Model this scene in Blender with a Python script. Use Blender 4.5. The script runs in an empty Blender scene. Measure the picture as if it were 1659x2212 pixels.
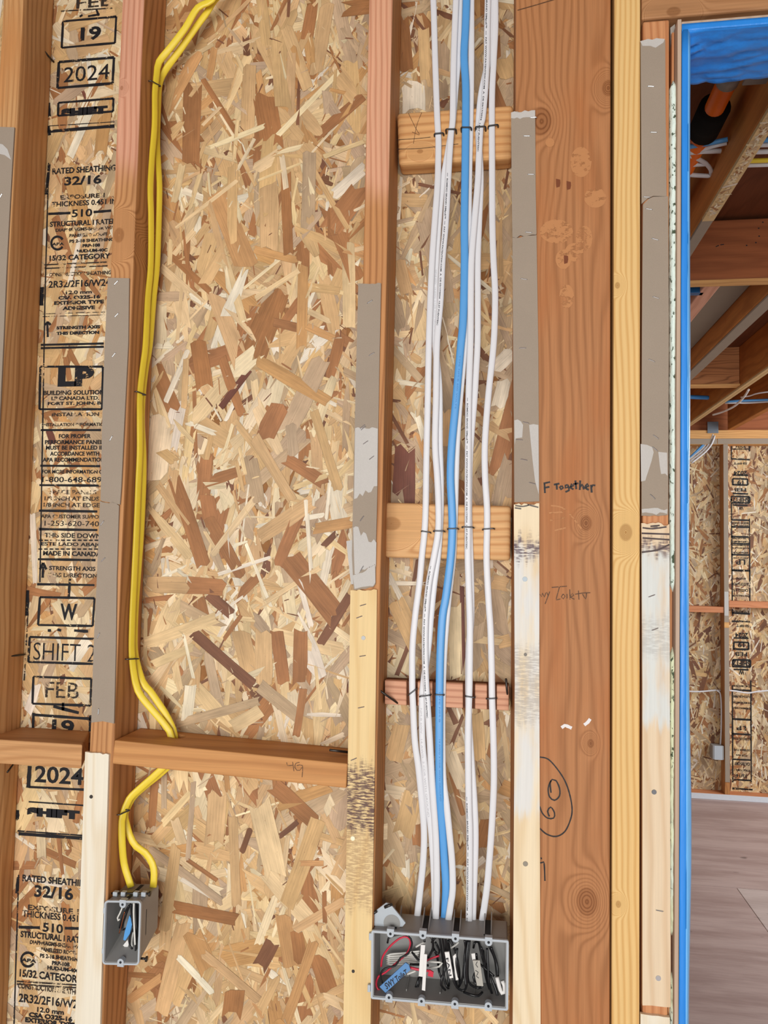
import bpy, bmesh, math, random
from mathutils import Vector, Matrix, noise as mnoise

C = bpy.context.scene.collection
scene = bpy.context.scene

# ------------------------------------------------------------------ camera
FPX, CX, CY = 1650.0, 829.5, 1106.0
DIST, EYE = 1.15, 1.60
_up = Vector((1395 - CX, -29700.0, FPX)).normalized()
_px = 1080 - CX
_py = -(_up.x * _px + _up.z * FPX) / _up.y
_ya = Vector((_px, _py, FPX)).normalized()
_xa = _ya.cross(_up)
CAMLOC = Vector((0, -DIST, EYE))
MROW = (_xa, _ya, _up)
def cam2world(d): return Vector((MROW[0].dot(d), MROW[1].dot(d), MROW[2].dot(d)))
cam_d = bpy.data.cameras.new('camera'); cam = bpy.data.objects.new('camera', cam_d); C.objects.link(cam)
r_, u_, b_ = cam2world(Vector((1,0,0))), cam2world(Vector((0,-1,0))), cam2world(Vector((0,0,-1)))
cam.matrix_world = Matrix(((r_.x,u_.x,b_.x,CAMLOC.x),(r_.y,u_.y,b_.y,CAMLOC.y),(r_.z,u_.z,b_.z,CAMLOC.z),(0,0,0,1)))
cam_d.sensor_fit = 'HORIZONTAL'; cam_d.sensor_width = 36; cam_d.lens = 36 * FPX / 1659
cam_d.clip_start = 0.02
scene.camera = cam

# ------------------------------------------------------------------ light
world = bpy.data.worlds.new('overcast_sky'); scene.world = world; world.use_nodes = True
bgn = world.node_tree.nodes['Background']
bgn.inputs[0].default_value = (0.90, 0.96, 1.0, 1); bgn.inputs[1].default_value = 0.40
def area(name, loc, target, sx, sy, power, col):
    l = bpy.data.lights.new(name, 'AREA'); l.shape = 'RECTANGLE'; l.size = sx; l.size_y = sy; l.energy = power; l.color = col
    o = bpy.data.objects.new(name, l); C.objects.link(o); o.location = loc
    o.rotation_euler = (Vector(target) - Vector(loc)).to_track_quat('-Z', 'Y').to_euler()
    return o
area('window_daylight', (-0.25, -3.7, 1.35), (0, 0, 1.5), 2.6, 1.7, 120, (1.0, 0.985, 0.96))
area('far_room_fill', (3.3, 2.6, 2.1), (1.3, 3.7, 0.2), 2.2, 1.4, 80, (0.95, 0.98, 1.0))  # unseen fill lamp, added to brighten the far room floor
scene.view_settings.view_transform = 'Standard'; scene.view_settings.look = 'None'
scene.view_settings.gamma = 1.0; scene.view_settings.use_curve_mapping = False
scene.view_settings.exposure = 0.0

# ------------------------------------------------------------------ helpers
def P(px, py, Y):                       # point of the plane y = Y that the photograph shows at that pixel
    d = cam2world(Vector((px - CX, py - CY, FPX)))
    return CAMLOC + d * ((Y + DIST) / d.y)
def PZ(px, py, z):
    d = cam2world(Vector((px - CX, py - CY, FPX)))
    return CAMLOC + d * ((z - EYE) / d.z)
def PX(px, py, x):
    d = cam2world(Vector((px - CX, py - CY, FPX)))
    return CAMLOC + d * (x / d.x)

def lin(r, g, b):
    f = lambda c: (c/255/12.92) if c/255 <= .04045 else ((c/255 + .055)/1.055) ** 2.4
    return (f(r), f(g), f(b), 1.0)

WORLDLOC = {}
def link(o, parent, origin):
    C.objects.link(o)
    if parent is not None:
        o.parent = parent
        po = WORLDLOC[parent.name]
        o.location = origin - po
    else:
        o.location = origin
    WORLDLOC[o.name] = origin.copy()
    return o
def mk(name, verts, faces, mat, parent=None, smooth=False, origin=None):
    verts = [Vector(v) for v in verts]
    if origin is None:
        if parent is not None: origin = WORLDLOC[parent.name]
        else:
            xs = [v.x for v in verts]; ys = [v.y for v in verts]; zs = [v.z for v in verts]
            origin = Vector(((min(xs)+max(xs))/2, (min(ys)+max(ys))/2, min(zs)))
    me = bpy.data.meshes.new(name)
    me.from_pydata([v - origin for v in verts], [], faces)
    if mat: me.materials.append(mat)
    if smooth:
        for p in me.polygons: p.use_smooth = True
    me.update()
    return link(bpy.data.objects.new(name, me), parent, Vector(origin))
def from_bm(name, bm, mat, parent=None, smooth=False, origin=None):
    bmesh.ops.recalc_face_normals(bm, faces=bm.faces)
    vs = [v.co.copy() for v in bm.verts]; bm.verts.index_update()
    fs = [[v.index for v in f.verts] for f in bm.faces]
    bm.free()
    return mk(name, vs, fs, mat, parent, smooth, origin)
def empty(name, loc):
    o = bpy.data.objects.new(name, None); o.empty_display_size = .03
    return link(o, None, Vector(loc))
def tag(o, label, cat, group=None):
    o['label'] = label; o['category'] = cat
    if group: o['group'] = group
    return o
def struct(o): o['kind'] = 'structure'; return o
def stuff(o): o['kind'] = 'stuff'; return o

def add_hexa(bm, c8, bevel=0.0, seg=2):
    """c8: front TL,TR,BR,BL then back TL,TR,BR,BL"""
    vs = [bm.verts.new(c) for c in c8]
    fs = [bm.faces.new([vs[i] for i in q]) for q in ((0,1,2,3),(5,4,7,6),(4,0,3,7),(1,5,6,2),(4,5,1,0),(3,2,6,7))]
    bmesh.ops.recalc_face_normals(bm, faces=fs)
    if bevel:
        es = list({e for f in fs for e in f.edges})
        bmesh.ops.bevel(bm, geom=es, offset=bevel, segments=seg, profile=.5, affect='EDGES')
def add_box(bm, x0, x1, y0, y1, z0, z1, bevel=0.0, seg=2):
    add_hexa(bm, [(x0,y0,z1),(x1,y0,z1),(x1,y0,z0),(x0,y0,z0),(x0,y1,z1),(x1,y1,z1),(x1,y1,z0),(x0,y1,z0)], bevel, seg)
def hexa(name, c8, mat, parent=None, bevel=0.002, seg=2):
    bm = bmesh.new(); add_hexa(bm, c8, bevel, seg); return from_bm(name, bm, mat, parent)
def box(name, x0, x1, y0, y1, z0, z1, mat, parent=None, bevel=0.002):
    bm = bmesh.new(); add_box(bm, x0, x1, y0, y1, z0, z1, bevel); return from_bm(name, bm, mat, parent)
def slab(name, quad, Y, thick, mat, parent=None, bevel=0.0008):
    """photo quad TL,TR,BR,BL on plane y=Y, extruded back by thick (parallel edges)"""
    f = [P(x, y, Y) for x, y in quad]
    bk = [v + Vector((0, thick, 0)) for v in f]
    return hexa(name, f + bk, mat, parent, bevel, 1)
def prism(name, poly, Y, thick, mat, parent=None):
    """outline in photo pixels on plane y=Y, given real thickness"""
    f = [P(x, y, Y) for x, y in poly]; n = len(f)
    vs = f + [v + Vector((0, thick, 0)) for v in f]
    fs = [list(range(n)), list(range(2*n-1, n-1, -1))] + [[i, i+n, (i+1) % n + n, (i+1) % n] for i in range(n)]
    bm = bmesh.new(); bv = [bm.verts.new(v) for v in vs]
    for q in fs: bm.faces.new([bv[i] for i in q])
    return from_bm(name, bm, mat, parent)

def crom(pts, step):
    """catmull-rom resample of a list of Vectors (any dimension)"""
    n = len(pts); out = []
    for i in range(n - 1):
        p0, p1, p2, p3 = pts[max(i-1,0)], pts[i], pts[i+1], pts[min(i+2,n-1)]
        k = max(1, int((p2 - p1).length / step))
        for j in range(k):
            t = j / k
            out.append(0.5*((2*p1) + (p2-p0)*t + (2*p0-5*p1+4*p2-p3)*t*t + (3*p1-p0-3*p2+p3)*t**3))
    out.append(pts[-1].copy()); return out

def sweep_rings(path, hw, ht, normals, nseg=14):
    """elliptical section, half width hw across, half thickness ht along the normal"""
    rings = []; frames = []
    for i, p in enumerate(path):
        t = (path[min(i+1,len(path)-1)] - path[max(i-1,0)]).normalized()
        nrm = normals[i]; nrm = (nrm - t * nrm.dot(t)).normalized(); bi = t.cross(nrm)
        ring = []
        for k in range(nseg):
            a = 2*math.pi*k/nseg
            c, s = math.cos(a), math.sin(a)
            # superellipse gives the flat jacket of the cable
            c2 = math.copysign(abs(c)**.7, c); s2 = math.copysign(abs(s)**.8, s)
            ring.append(p + bi*(hw*c2) + nrm*(ht*s2))
        rings.append(ring); frames.append((p, t, nrm, bi))
    return rings, frames
def skin_rings(rings, cap=True):
    n = len(rings[0]); vs = [v for r in rings for v in r]; fs = []
    for i in range(len(rings)-1):
        for k in range(n):
            fs.append([i*n+k, i*n+(k+1)%n, (i+1)*n+(k+1)%n, (i+1)*n+k])
    if cap: fs += [list(range(n))[::-1], [(len(rings)-1)*n+k for k in range(n)]]
    return vs, fs
def tube(name, pts, r, mat, parent=None, nseg=8, step=.004, smoothpath=True, origin=None):
    pts = [Vector(p) for p in pts]
    path = crom(pts, step) if smoothpath else pts
    ref = Vector((0,-1,0)); nr = []
    for i in range(len(path)):
        t = (path[min(i+1,len(path)-1)] - path[max(i-1,0)]).normalized()
        v = ref - t*ref.dot(t)
        if v.length < .15: v = Vector((0,0,1)) - t*t.z
        nr.append(v.normalized())
    vs, fs = skin_rings(_round(path, r, nr, nseg))
    return mk(name, vs, fs, mat, parent, True, origin)
def _round(path, r, nr, nseg):
    rings = []
    for i, p in enumerate(path):
        t = (path[min(i+1,len(path)-1)] - path[max(i-1,0)]).normalized()
        n = (nr[i] - t*nr[i].dot(t)).normalized(); b = t.cross(n)
        rings.append([p + (b*math.cos(2*math.pi*k/nseg) + n*math.sin(2*math.pi*k/nseg))*r for k in range(nseg)])
    return rings

# ------------------------------------------------------------------ node helper
class NT:
    def __init__(s, name):
        s.m = bpy.data.materials.new(name); s.m.use_nodes = True
        s.t = s.m.node_tree; s.b = s.t.nodes['Principled BSDF']; s.out = s.t.nodes['Material Output']
    def put(s, inp, v):
        if isinstance(v, bpy.types.NodeSocket): s.t.links.new(v, inp)
        else: inp.default_value = v
    def n(s, typ, **kw):
        nd = s.t.nodes.new(typ)
        for k, v in kw.items(): setattr(nd, k, v)
        return nd
    def math(s, op, a, b=None, c=None, clamp=False):
        nd = s.n('ShaderNodeMath', operation=op, use_clamp=clamp)
        s.put(nd.inputs[0], a)
        if b is not None: s.put(nd.inputs[1], b)
        if c is not None: s.put(nd.inputs[2], c)
        return nd.outputs[0]
    def mix(s, f, a, b, blend='MIX'):
        nd = s.n('ShaderNodeMix', data_type='RGBA', blend_type=blend)
        s.put(nd.inputs[0], f); s.put(nd.inputs[6], a); s.put(nd.inputs[7], b); return nd.outputs[2]
    def sep(s, v):
        nd = s.n('ShaderNodeSeparateXYZ'); s.put(nd.inputs[0], v); return nd.outputs
    def comb(s, x, y, z):
        nd = s.n('ShaderNodeCombineXYZ')
        for i, v in enumerate((x, y, z)): s.put(nd.inputs[i], v)
        return nd.outputs[0]
    def pos(s): return s.n('ShaderNodeNewGeometry').outputs['Position']
    def noise(s, vec, scale=1.0, detail=3.0, rough=.55):
        nd = s.n('ShaderNodeTexNoise'); s.put(nd.inputs['Vector'], vec)
        nd.inputs['Scale'].default_value = scale; nd.inputs['Detail'].default_value = detail; nd.inputs['Roughness'].default_value = rough
        return nd.outputs[0]
    def scaled(s, vec, sc, off=(0,0,0)):
        nd = s.n('ShaderNodeMapping'); s.put(nd.inputs[0], vec)
        nd.inputs['Scale'].default_value = sc; nd.inputs['Location'].default_value = off
        return nd.outputs[0]
    def ss(s, v, lo, hi, a=0.0, b=1.0):
        nd = s.n('ShaderNodeMapRange', interpolation_type='SMOOTHSTEP')
        s.put(nd.inputs[0], v); s.put(nd.inputs[1], lo); s.put(nd.inputs[2], hi); nd.inputs[3].default_value = a; nd.inputs[4].default_value = b
        return nd.outputs[0]
    def bump(s, h, strength=.3, dist=.001):
        nd = s.n('ShaderNodeBump'); s.put(nd.inputs['Height'], h); nd.inputs['Strength'].default_value = strength; nd.inputs['Distance'].default_value = dist
        s.t.links.new(nd.outputs[0], s.b.inputs['Normal'])
    def fin(s, col, rough=.6, spec=.3, metal=0.0):
        s.put(s.b.inputs['Base Color'], col); s.put(s.b.inputs['Roughness'], rough)
        s.b.inputs['Specular IOR Level'].default_value = spec; s.b.inputs['Metallic'].default_value = metal
        return s.m

_seed = [0]
def wood(name, base, dark, axis='Z', period=.010, ring=.55, warp=.012, knots=(), streak=.22, blotch=None, upper=None, rough=.62, sharp=2.5, stains=()):
    """lumber: growth rings + fibres + knots; world position so that each stick has its own figure.
    upper=(z0,z1,col,dark): the wood itself turns to another colour above a height (weathered end)."""
    t = NT(name); _seed[0] += 1; sd = _seed[0]*3.71
    p = t.sep(t.pos())
    A, L = (p[0], p[2]) if axis == 'Z' else ((p[2], p[0]) if axis == 'X' else (p[0], p[1]))
    D = p[1] if axis != 'Y' else p[2]
    ac = t.math('MULTIPLY_ADD', D, .55, A)
    v = t.comb(ac, L, sd)
    wn = t.noise(t.scaled(v, (9, 1.6, 1)), 1.0, 2.0)
    x = t.math('MULTIPLY_ADD', t.math('SUBTRACT', wn, .5), warp*6, ac)
    kcol = None
    for (ku, kv, kr) in knots:
        du = t.math('SUBTRACT', A, ku if axis != 'X' else kv); dv = t.math('MULTIPLY', t.math('SUBTRACT', L, kv if axis != 'X' else ku), .72)
        d = t.math('SQRT', t.math('ADD', t.math('MULTIPLY', du, du), t.math('MULTIPLY', dv, dv)))
        q = t.math('DIVIDE', d, kr*1.7)
        w = t.math('EXPONENT', t.math('MULTIPLY', t.math('MULTIPLY', q, q), -1.0))
        x = t.math('ADD', t.math('MULTIPLY', x, t.math('SUBTRACT', 1.0, w)), t.math('MULTIPLY', t.math('MULTIPLY', d, 1.5), w))
        m = t.ss(d, kr*1.05, kr*.75)
        kcol = m if kcol is None else t.math('MAXIMUM', kcol, m)
    s = t.math('MULTIPLY_ADD', t.math('SINE', t.math('MULTIPLY', x, 2*math.pi/period)), .5, .5)
    s = t.math('POWER', s, sharp)
    fib = t.noise(t.scaled(v, (420, 7, 1)), 1.0, 2.0)
    bl = t.noise(t.scaled(v, (14, 4, 1), (5, 2, 0)), 1.0, 3.0)
    b0, d0 = base, dark
    if upper:
        z0, z1, uc, ud = upper
        k = t.math('MULTIPLY', t.ss(t.math('MULTIPLY_ADD', t.math('SUBTRACT', bl, .5), .12, p[2]), z0, z1), t.ss(p[1], .003, .001))
        b0 = t.mix(k, base, uc); d0 = t.mix(k, dark, ud)
    col = t.mix(t.math('MULTIPLY', s, ring), b0, d0)
    if blotch: col = t.mix(t.ss(bl, .45, .75), col, blotch)
    for (z0, z1, sc, amt, *soft) in stains:
        zz = t.math('MULTIPLY_ADD', t.math('SUBTRACT', t.noise(t.scaled(v, (160, 18, 1), (9, 1, 3)), 1.0, 3.0), .5), .06, p[2])
        up = t.ss(zz, z0 - .012, z0 + .012); dn = t.ss(zz, z1 + .012, z1 - .012)
        fleck = t.ss(t.noise(t.scaled(t.comb(A, p[2], sd), (90, 420, 1) if not soft else (46, 9, 1)), 1.0, 3.0), *((.36, .58) if not soft else (.25, .60)))
        col = t.mix(t.math('MULTIPLY', t.math('MULTIPLY', up, dn), t.math('MULTIPLY', fleck, amt)), col, sc)
    if kcol is not None: col = t.mix(t.math('MULTIPLY', kcol, t.math('MULTIPLY_ADD', s, .35, .5)), col, t.mix(1.0, col, (.52, .40, .28, 1), 'MULTIPLY'))
    sv = t.math('MULTIPLY_ADD', t.math('SUBTRACT', fib, .5), streak*2, 1.0)
    col = t.mix(1.0, col, t.comb(sv, sv, sv), 'MULTIPLY')
    t.bump(t.math('ADD', t.math('MULTIPLY', s, -.6), fib), .25, .0006)
    return t.fin(col, rough, .25)

def plain(name, col, rough=.5, spec=.4, metal=0.0, var=.06, scale=60, bump=0.0):
    t = NT(name); n = t.noise(t.pos(), scale, 3.0)
    f = t.math('MULTIPLY_ADD', t.math('SUBTRACT', n, .5), var*2, 1.0)
    c = t.mix(1.0, col, t.comb(f, f, f), 'MULTIPLY')
    if bump: t.bump(n, bump, .001)
    return t.fin(c, rough, spec, metal)

def paper_mat(name, col):
    t = NT(name); p = t.pos()
    fi = t.noise(t.scaled(p, (900, 900, 500)), 1.0, 2.0); bl = t.noise(p, 18, 3.0)
    f = t.math('ADD', t.math('MULTIPLY_ADD', t.math('SUBTRACT', fi, .5), .16, 1.0), t.math('MULTIPLY', t.math('SUBTRACT', bl, .5), .10))
    t.bump(fi, .25, .0005)
    return t.fin(t.mix(1.0, col, t.comb(f, f, f), 'MULTIPLY'), .85, .15)

def strand_mat(name, gain=1.0):
    t = NT(name)
    at = t.n('ShaderNodeVertexColor', layer_name='Col').outputs[0]
    uv = t.n('ShaderNodeUVMap', uv_map='UVMap').outputs[0]
    fib = t.noise(t.scaled(uv, (14, 520, 1)), 1.0, 3.0, .6)
    bl = t.noise(t.scaled(uv, (28, 60, 1), (3, 7, 1)), 1.0, 2.0)
    dash = t.ss(t.noise(t.scaled(uv, (170, 760, 1), (1, 2, 5)), 1.0, 1.0), .70, .78)
    f = t.math('ADD', t.math('MULTIPLY_ADD', t.math('SUBTRACT', fib, .5), .80, gain), t.math('MULTIPLY', t.math('SUBTRACT', bl, .5), .55))
    c = t.mix(1.0, at, t.comb(f, f, f), 'MULTIPLY')
    c = t.mix(t.math('MULTIPLY', dash, .45), c, lin(110, 66, 36))
    t.bump(fib, .35, .0006)
    return t.fin(c, .58, .3)

def ink_mat(name, col, wear=.46, scale=1.0):
    t = NT(name); p = t.pos()
    n = t.noise(t.scaled(p, (130*scale, 130*scale, 200*scale)), 1.0, 4.0, .7)
    big = t.noise(t.scaled(p, (30*scale, 30*scale, 22*scale)), 1.0, 2.0)
    k = t.ss(t.math('MULTIPLY_ADD', t.math('SUBTRACT', big, .5), .55, n), wear - .12, wear - .02)
    t.fin(col, .6, .3)
    tr = t.n('ShaderNodeBsdfTransparent'); mx = t.n('ShaderNodeMixShader')
    t.t.links.new(k, mx.inputs[0]); t.t.links.new(tr.outputs[0], mx.inputs[1]); t.t.links.new(t.b.outputs[0], mx.inputs[2])
    t.t.links.new(mx.outputs[0], t.out.inputs[0])
    return t.m

# ------------------------------------------------------------------ flat lettering
_txt = {}
def glyphs(body, bold=0.02):
    """outline font -> (verts2d, faces) normalised to its own bounds"""
    k = (body, bold)
    if k not in _txt:
        cu = bpy.data.curves.new('lettering', 'FONT'); cu.body = body; cu.size = 1.0; cu.offset = bold; cu.resolution_u = 3
        o = bpy.data.objects.new('lettering', cu); C.objects.link(o)
        dg = bpy.context.evaluated_depsgraph_get(); dg.update()
        me = bpy.data.meshes.new_from_object(o.evaluated_get(dg))
        vs = [(v.co.x, v.co.y) for v in me.vertices]; fs = [list(p.vertices) for p in me.polygons]
        bpy.data.objects.remove(o); bpy.data.curves.remove(cu); bpy.data.meshes.remove(me)
        x0 = min(v[0] for v in vs); x1 = max(v[0] for v in vs)
        y0 = min(v[1] for v in vs); y1 = max(v[1] for v in vs)
        _txt[k] = ([((v[0]-x0)/(x1-x0), (v[1]-y0)/(y1-y0)) for v in vs], fs, (x1-x0)/(y1-y0))
    return _txt[k]
def text_quad(name, body, tl, tr, bl, mat, parent, bold=.02, off=Vector((0,0,0))):
    """lettering laid on the parallelogram tl,tr,bl"""
    vs, fs, _ = glyphs(body, bold)
    ex, ey = tr - tl, tl - bl
    return mk(name, [bl + ex*u + ey*v + off for u, v in vs], fs, mat, parent)

def ribbon(name, strokes, Y, width, mat, parent, jitter=.12):
    """hand-drawn strokes in photo pixels on the plane y=Y, as thin strips of ink"""
    vs, fs = [], []; rnd = random.Random(7)
    for st in strokes:
        pts = crom([P(x, y, Y) for x, y in st], .003) if len(st) > 2 else [P(*st[0], Y).lerp(P(*st[1], Y), i/4) for i in range(5)]
        b = len(vs)
        for i, p in enumerate(pts):
            t = (pts[min(i+1,len(pts)-1)] - pts[max(i-1,0)])
            nn = Vector((t.z, 0, -t.x)).normalized() * width * .5 * (1 + rnd.uniform(-jitter, jitter))
            vs += [p + nn, p - nn]
            if i: fs.append([b+2*i-2, b+2*i, b+2*i+1, b+2*i-1])
    return mk(name, vs, fs, mat, parent)
# ------------------------------------------------------------------ materials
M = {}
M['strand'] = strand_mat('osb_strand')
M['osb_base'] = plain('osb_resin_core', lin(150, 104, 62), .7, .2, 0, .35, 90)
M['ink'] = ink_mat('panel_ink', lin(26, 26, 30), .40)
M['ink_faint'] = ink_mat('panel_ink_worn', lin(52, 44, 38), .51)
M['ink_far'] = ink_mat('far_panel_ink', lin(30, 28, 28), .42, .5)
M['marker'] = plain('marker_ink', lin(38, 30, 28), .5, .3)
M['pencil'] = ink_mat('pencil_ink', lin(96, 66, 44), .46, 3)
M['paper'] = paper_mat('grey_chipboard', lin(160, 146, 130))
M['torn'] = paper_mat('torn_chipboard_core', lin(196, 192, 186))
M['steel'] = plain('staple_steel', lin(205, 208, 210), .28, .5, .9)
M['dark_steel'] = plain('dark_wire_steel', lin(96, 96, 98), .35, .5, .9)
M['black_staple'] = plain('black_staple', lin(40, 39, 40), .4, .5)
M['nail'] = plain('nail_steel', lin(74, 70, 66), .4, .5, .8)
M['white_jacket'] = plain('white_cable_jacket', lin(222, 223, 226), .38, .45, 0, .02)
M['blue_jacket'] = plain('blue_cable_jacket', lin(88, 160, 222), .38, .45, 0, .04)
M['yellow_jacket'] = plain('yellow_cable_jacket', lin(240, 214, 62), .40, .45, 0, .05)
M['cable_ink'] = plain('cable_print', lin(40, 40, 46), .5, .3)
M['cable_ink_faint'] = plain('cable_print_faint', lin(186, 186, 190), .5, .3)
M['blue_ink'] = plain('blue_cable_print', lin(62, 128, 190), .5, .3)
M['box_grey'] = plain('grey_box_plastic', lin(150, 149, 146), .45, .4, 0, .03)
M['rim_grey'] = plain('grey_rim_plastic', lin(182, 190, 196), .4, .4, 0, .03)
M['dark_hole'] = plain('hole_shadow_plastic', lin(44, 46, 50), .6, .2)
M['black_wire'] = plain('black_wire_insulation', lin(24, 24, 26), .3, .5)
M['red_wire'] = plain('red_wire_insulation', lin(205, 40, 66), .35, .5)
M['white_wire'] = plain('white_wire_insulation', lin(226, 224, 216), .4, .4)
M['copper'] = plain('bare_copper', lin(190, 110, 70), .3, .5, .9)
M['blue_tag'] = plain('blue_jacket_tag', lin(92, 140, 190), .45, .4)
M['tape'] = None

PAL = {k: lin(*v) for k, v in dict(t=(204,168,120), l=(220,192,146), w=(228,216,192), b=(164,114,72), d=(124,84,60), o=(196,150,98), g=(186,160,128), c=(226,206,168), r=(116,70,56)).items()}

# ------------------------------------------------------------------ oriented strand board
class Flakes:
    def __init__(s, mapf, seed):
        s.v, s.f, s.c, s.uv = [], [], [], []; s.map = mapf; s.r = random.Random(seed); s.k = 0
    def flake(s, u, v, L, W, ang, col, h, jit=1.0, tilt=None):
        """ang from vertical; h = height off the board"""
        r = s.r
        ca, sa = math.cos(ang), math.sin(ang)
        e = W*.45*jit
        w0, w1 = (r.uniform(.35,1.0), r.uniform(.35,1.0)) if jit > .6 and r.random() < .45 else (1, 1)
        U = r.uniform
        loc = [(-W/2*U(.85,1.05)*w0, -L/2 + U(-e,e)), (-W*.16*w0, -L/2 + U(-e,e)), (W*.2*w0, -L/2 + U(-e,e)), (W/2*U(.85,1.05)*w0, -L/2 + U(-e,e)),
               (W/2*U(.85,1.1), U(-.2,.2)*L),
               (W/2*U(.8,1.05)*w1, L/2 + U(-e,e)), (W*.18*w1, L/2 + U(-e,e)), (-W*.2*w1, L/2 + U(-e,e)), (-W/2*U(.8,1.05)*w1, L/2 + U(-e,e)),
               (-W/2*U(.85,1.1), U(-.2,.2)*L)]
        tl = U(-1,1)*.00022 if tilt is None else tilt; tw = U(-1,1)*.00015
        o1, o2 = U(0,40), U(0,40)
        cj = U(.90,1.10); gr = U(-.16,.16); gx = U(-.10,.10); bx, by, bz = cj, cj*U(.98,1.02), cj*U(.94,1.06)
        def put(pts, dark):
            b = len(s.v)
            for (x, y) in pts:
                s.v.append(s.map(u + x*ca + y*sa, v - x*sa + y*ca, h + tl*y/L*2 + tw*x/W*2)); s.uv.append((y + o1, x + o2))
                k = (1 + gr*2*y/L + gx*2*x/W)*dark
                s.c.append((min(1,col[0]*bx*k), min(1,col[1]*by*k), min(1,col[2]*bz*k), 1))
            return b
        if W < .007:
            b = put(loc, 1.0); s.f.append(list(range(b, b+10))); return
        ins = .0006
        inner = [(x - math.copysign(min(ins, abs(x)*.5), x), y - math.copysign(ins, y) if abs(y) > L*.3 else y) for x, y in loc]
        edge_shade = U(.5,.9)
        b = put(loc, edge_shade); c = put(inner, 1.0)  # outer ring darkened: a shadow line painted along each flake edge
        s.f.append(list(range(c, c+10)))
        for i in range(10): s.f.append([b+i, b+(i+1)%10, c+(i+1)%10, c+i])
    def rand(s, u0, u1, v0, v1, n, Lr, Wr, pal, hr, vert=.7, clip=None):
        r = s.r
        for i in range(n):
            L = r.uniform(*Lr) * r.uniform(.7,1.25); W = min(r.uniform(*Wr), L*.8)
            a = r.gauss(0, .55) if r.random() < vert else r.uniform(-1.57, 1.57)
            s.flake(r.uniform(u0,u1), r.uniform(v0,v1), L, W, a, PAL[r.choice(pal)], r.uniform(*hr))
    def build(s, name, mat, parent):
        o = mk(name, s.v, s.f, mat, parent); me = o.data
        uvl = me.uv_layers.new(name='UVMap'); ca = me.color_attributes.new('Col', 'FLOAT_COLOR', 'POINT')
        for i, c in enumerate(s.c): ca.data[i].color = c
        for lp in me.loops: uvl.data[lp.index].uv = s.uv[lp.vertex_index]
        return stuff(o)

BACK = .0890
wall_back = struct(box('wall_back', -.95, .20, BACK + .0016, BACK + .013, 0, 2.70, M['osb_base'], None, 0))
def fm(u, v, h): return Vector((u, BACK + .0014 - h, v))
def placed(F, items, h0=.00095, h1=.00125):
    for i, (x0, y0, x1, y1, w, c) in enumerate(items):
        a, b = P(x0, y0, BACK), P(x1, y1, BACK); d = b - a
        ww = w * (BACK + DIST) / FPX * 1.02
        F.flake((a.x+b.x)/2, (a.z+b.z)/2, d.length, ww, math.atan2(d.x, d.z), PAL[c], h0 + (h1-h0)*i/len(items), .5)
def bay(seed, u0, u1, big, pal_mid, pal_s, placed_items=(), v0=.60, v1=2.66, split=None):
    F = Flakes(fm, seed); A = (u1-u0)*(v1-v0)
    F.rand(u0,u1,v0,v1, int(1500*A), (.05,.12), (.02,.04), 'ttlogtlgcb', (0,.0003))
    F.rand(u0,u1,v0,v1, int(2200*A), (.02,.07), (.005,.016), 'tlwbdgccotll', (.0003,.0006))
    for (za, zb, pm, ps) in (split or [(v0, v1, pal_mid, pal_s)]):
        A = (u1-u0)*(zb-za)
        F.rand(u0,u1,za,zb, int(760*A*big), (.06,.14), (.012,.036), pm, (.0005,.0009))
        F.rand(u0,u1,za,zb, int(520*A), (.04,.11), (.003,.011), ps, (.0006,.0010), .5)
        F.rand(u0,u1,za,zb, int(600*A), (.008,.03), (.001,.003), 'lldbgcg', (.0007,.0011), .4)
    placed(F, placed_items)
    return F
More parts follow.
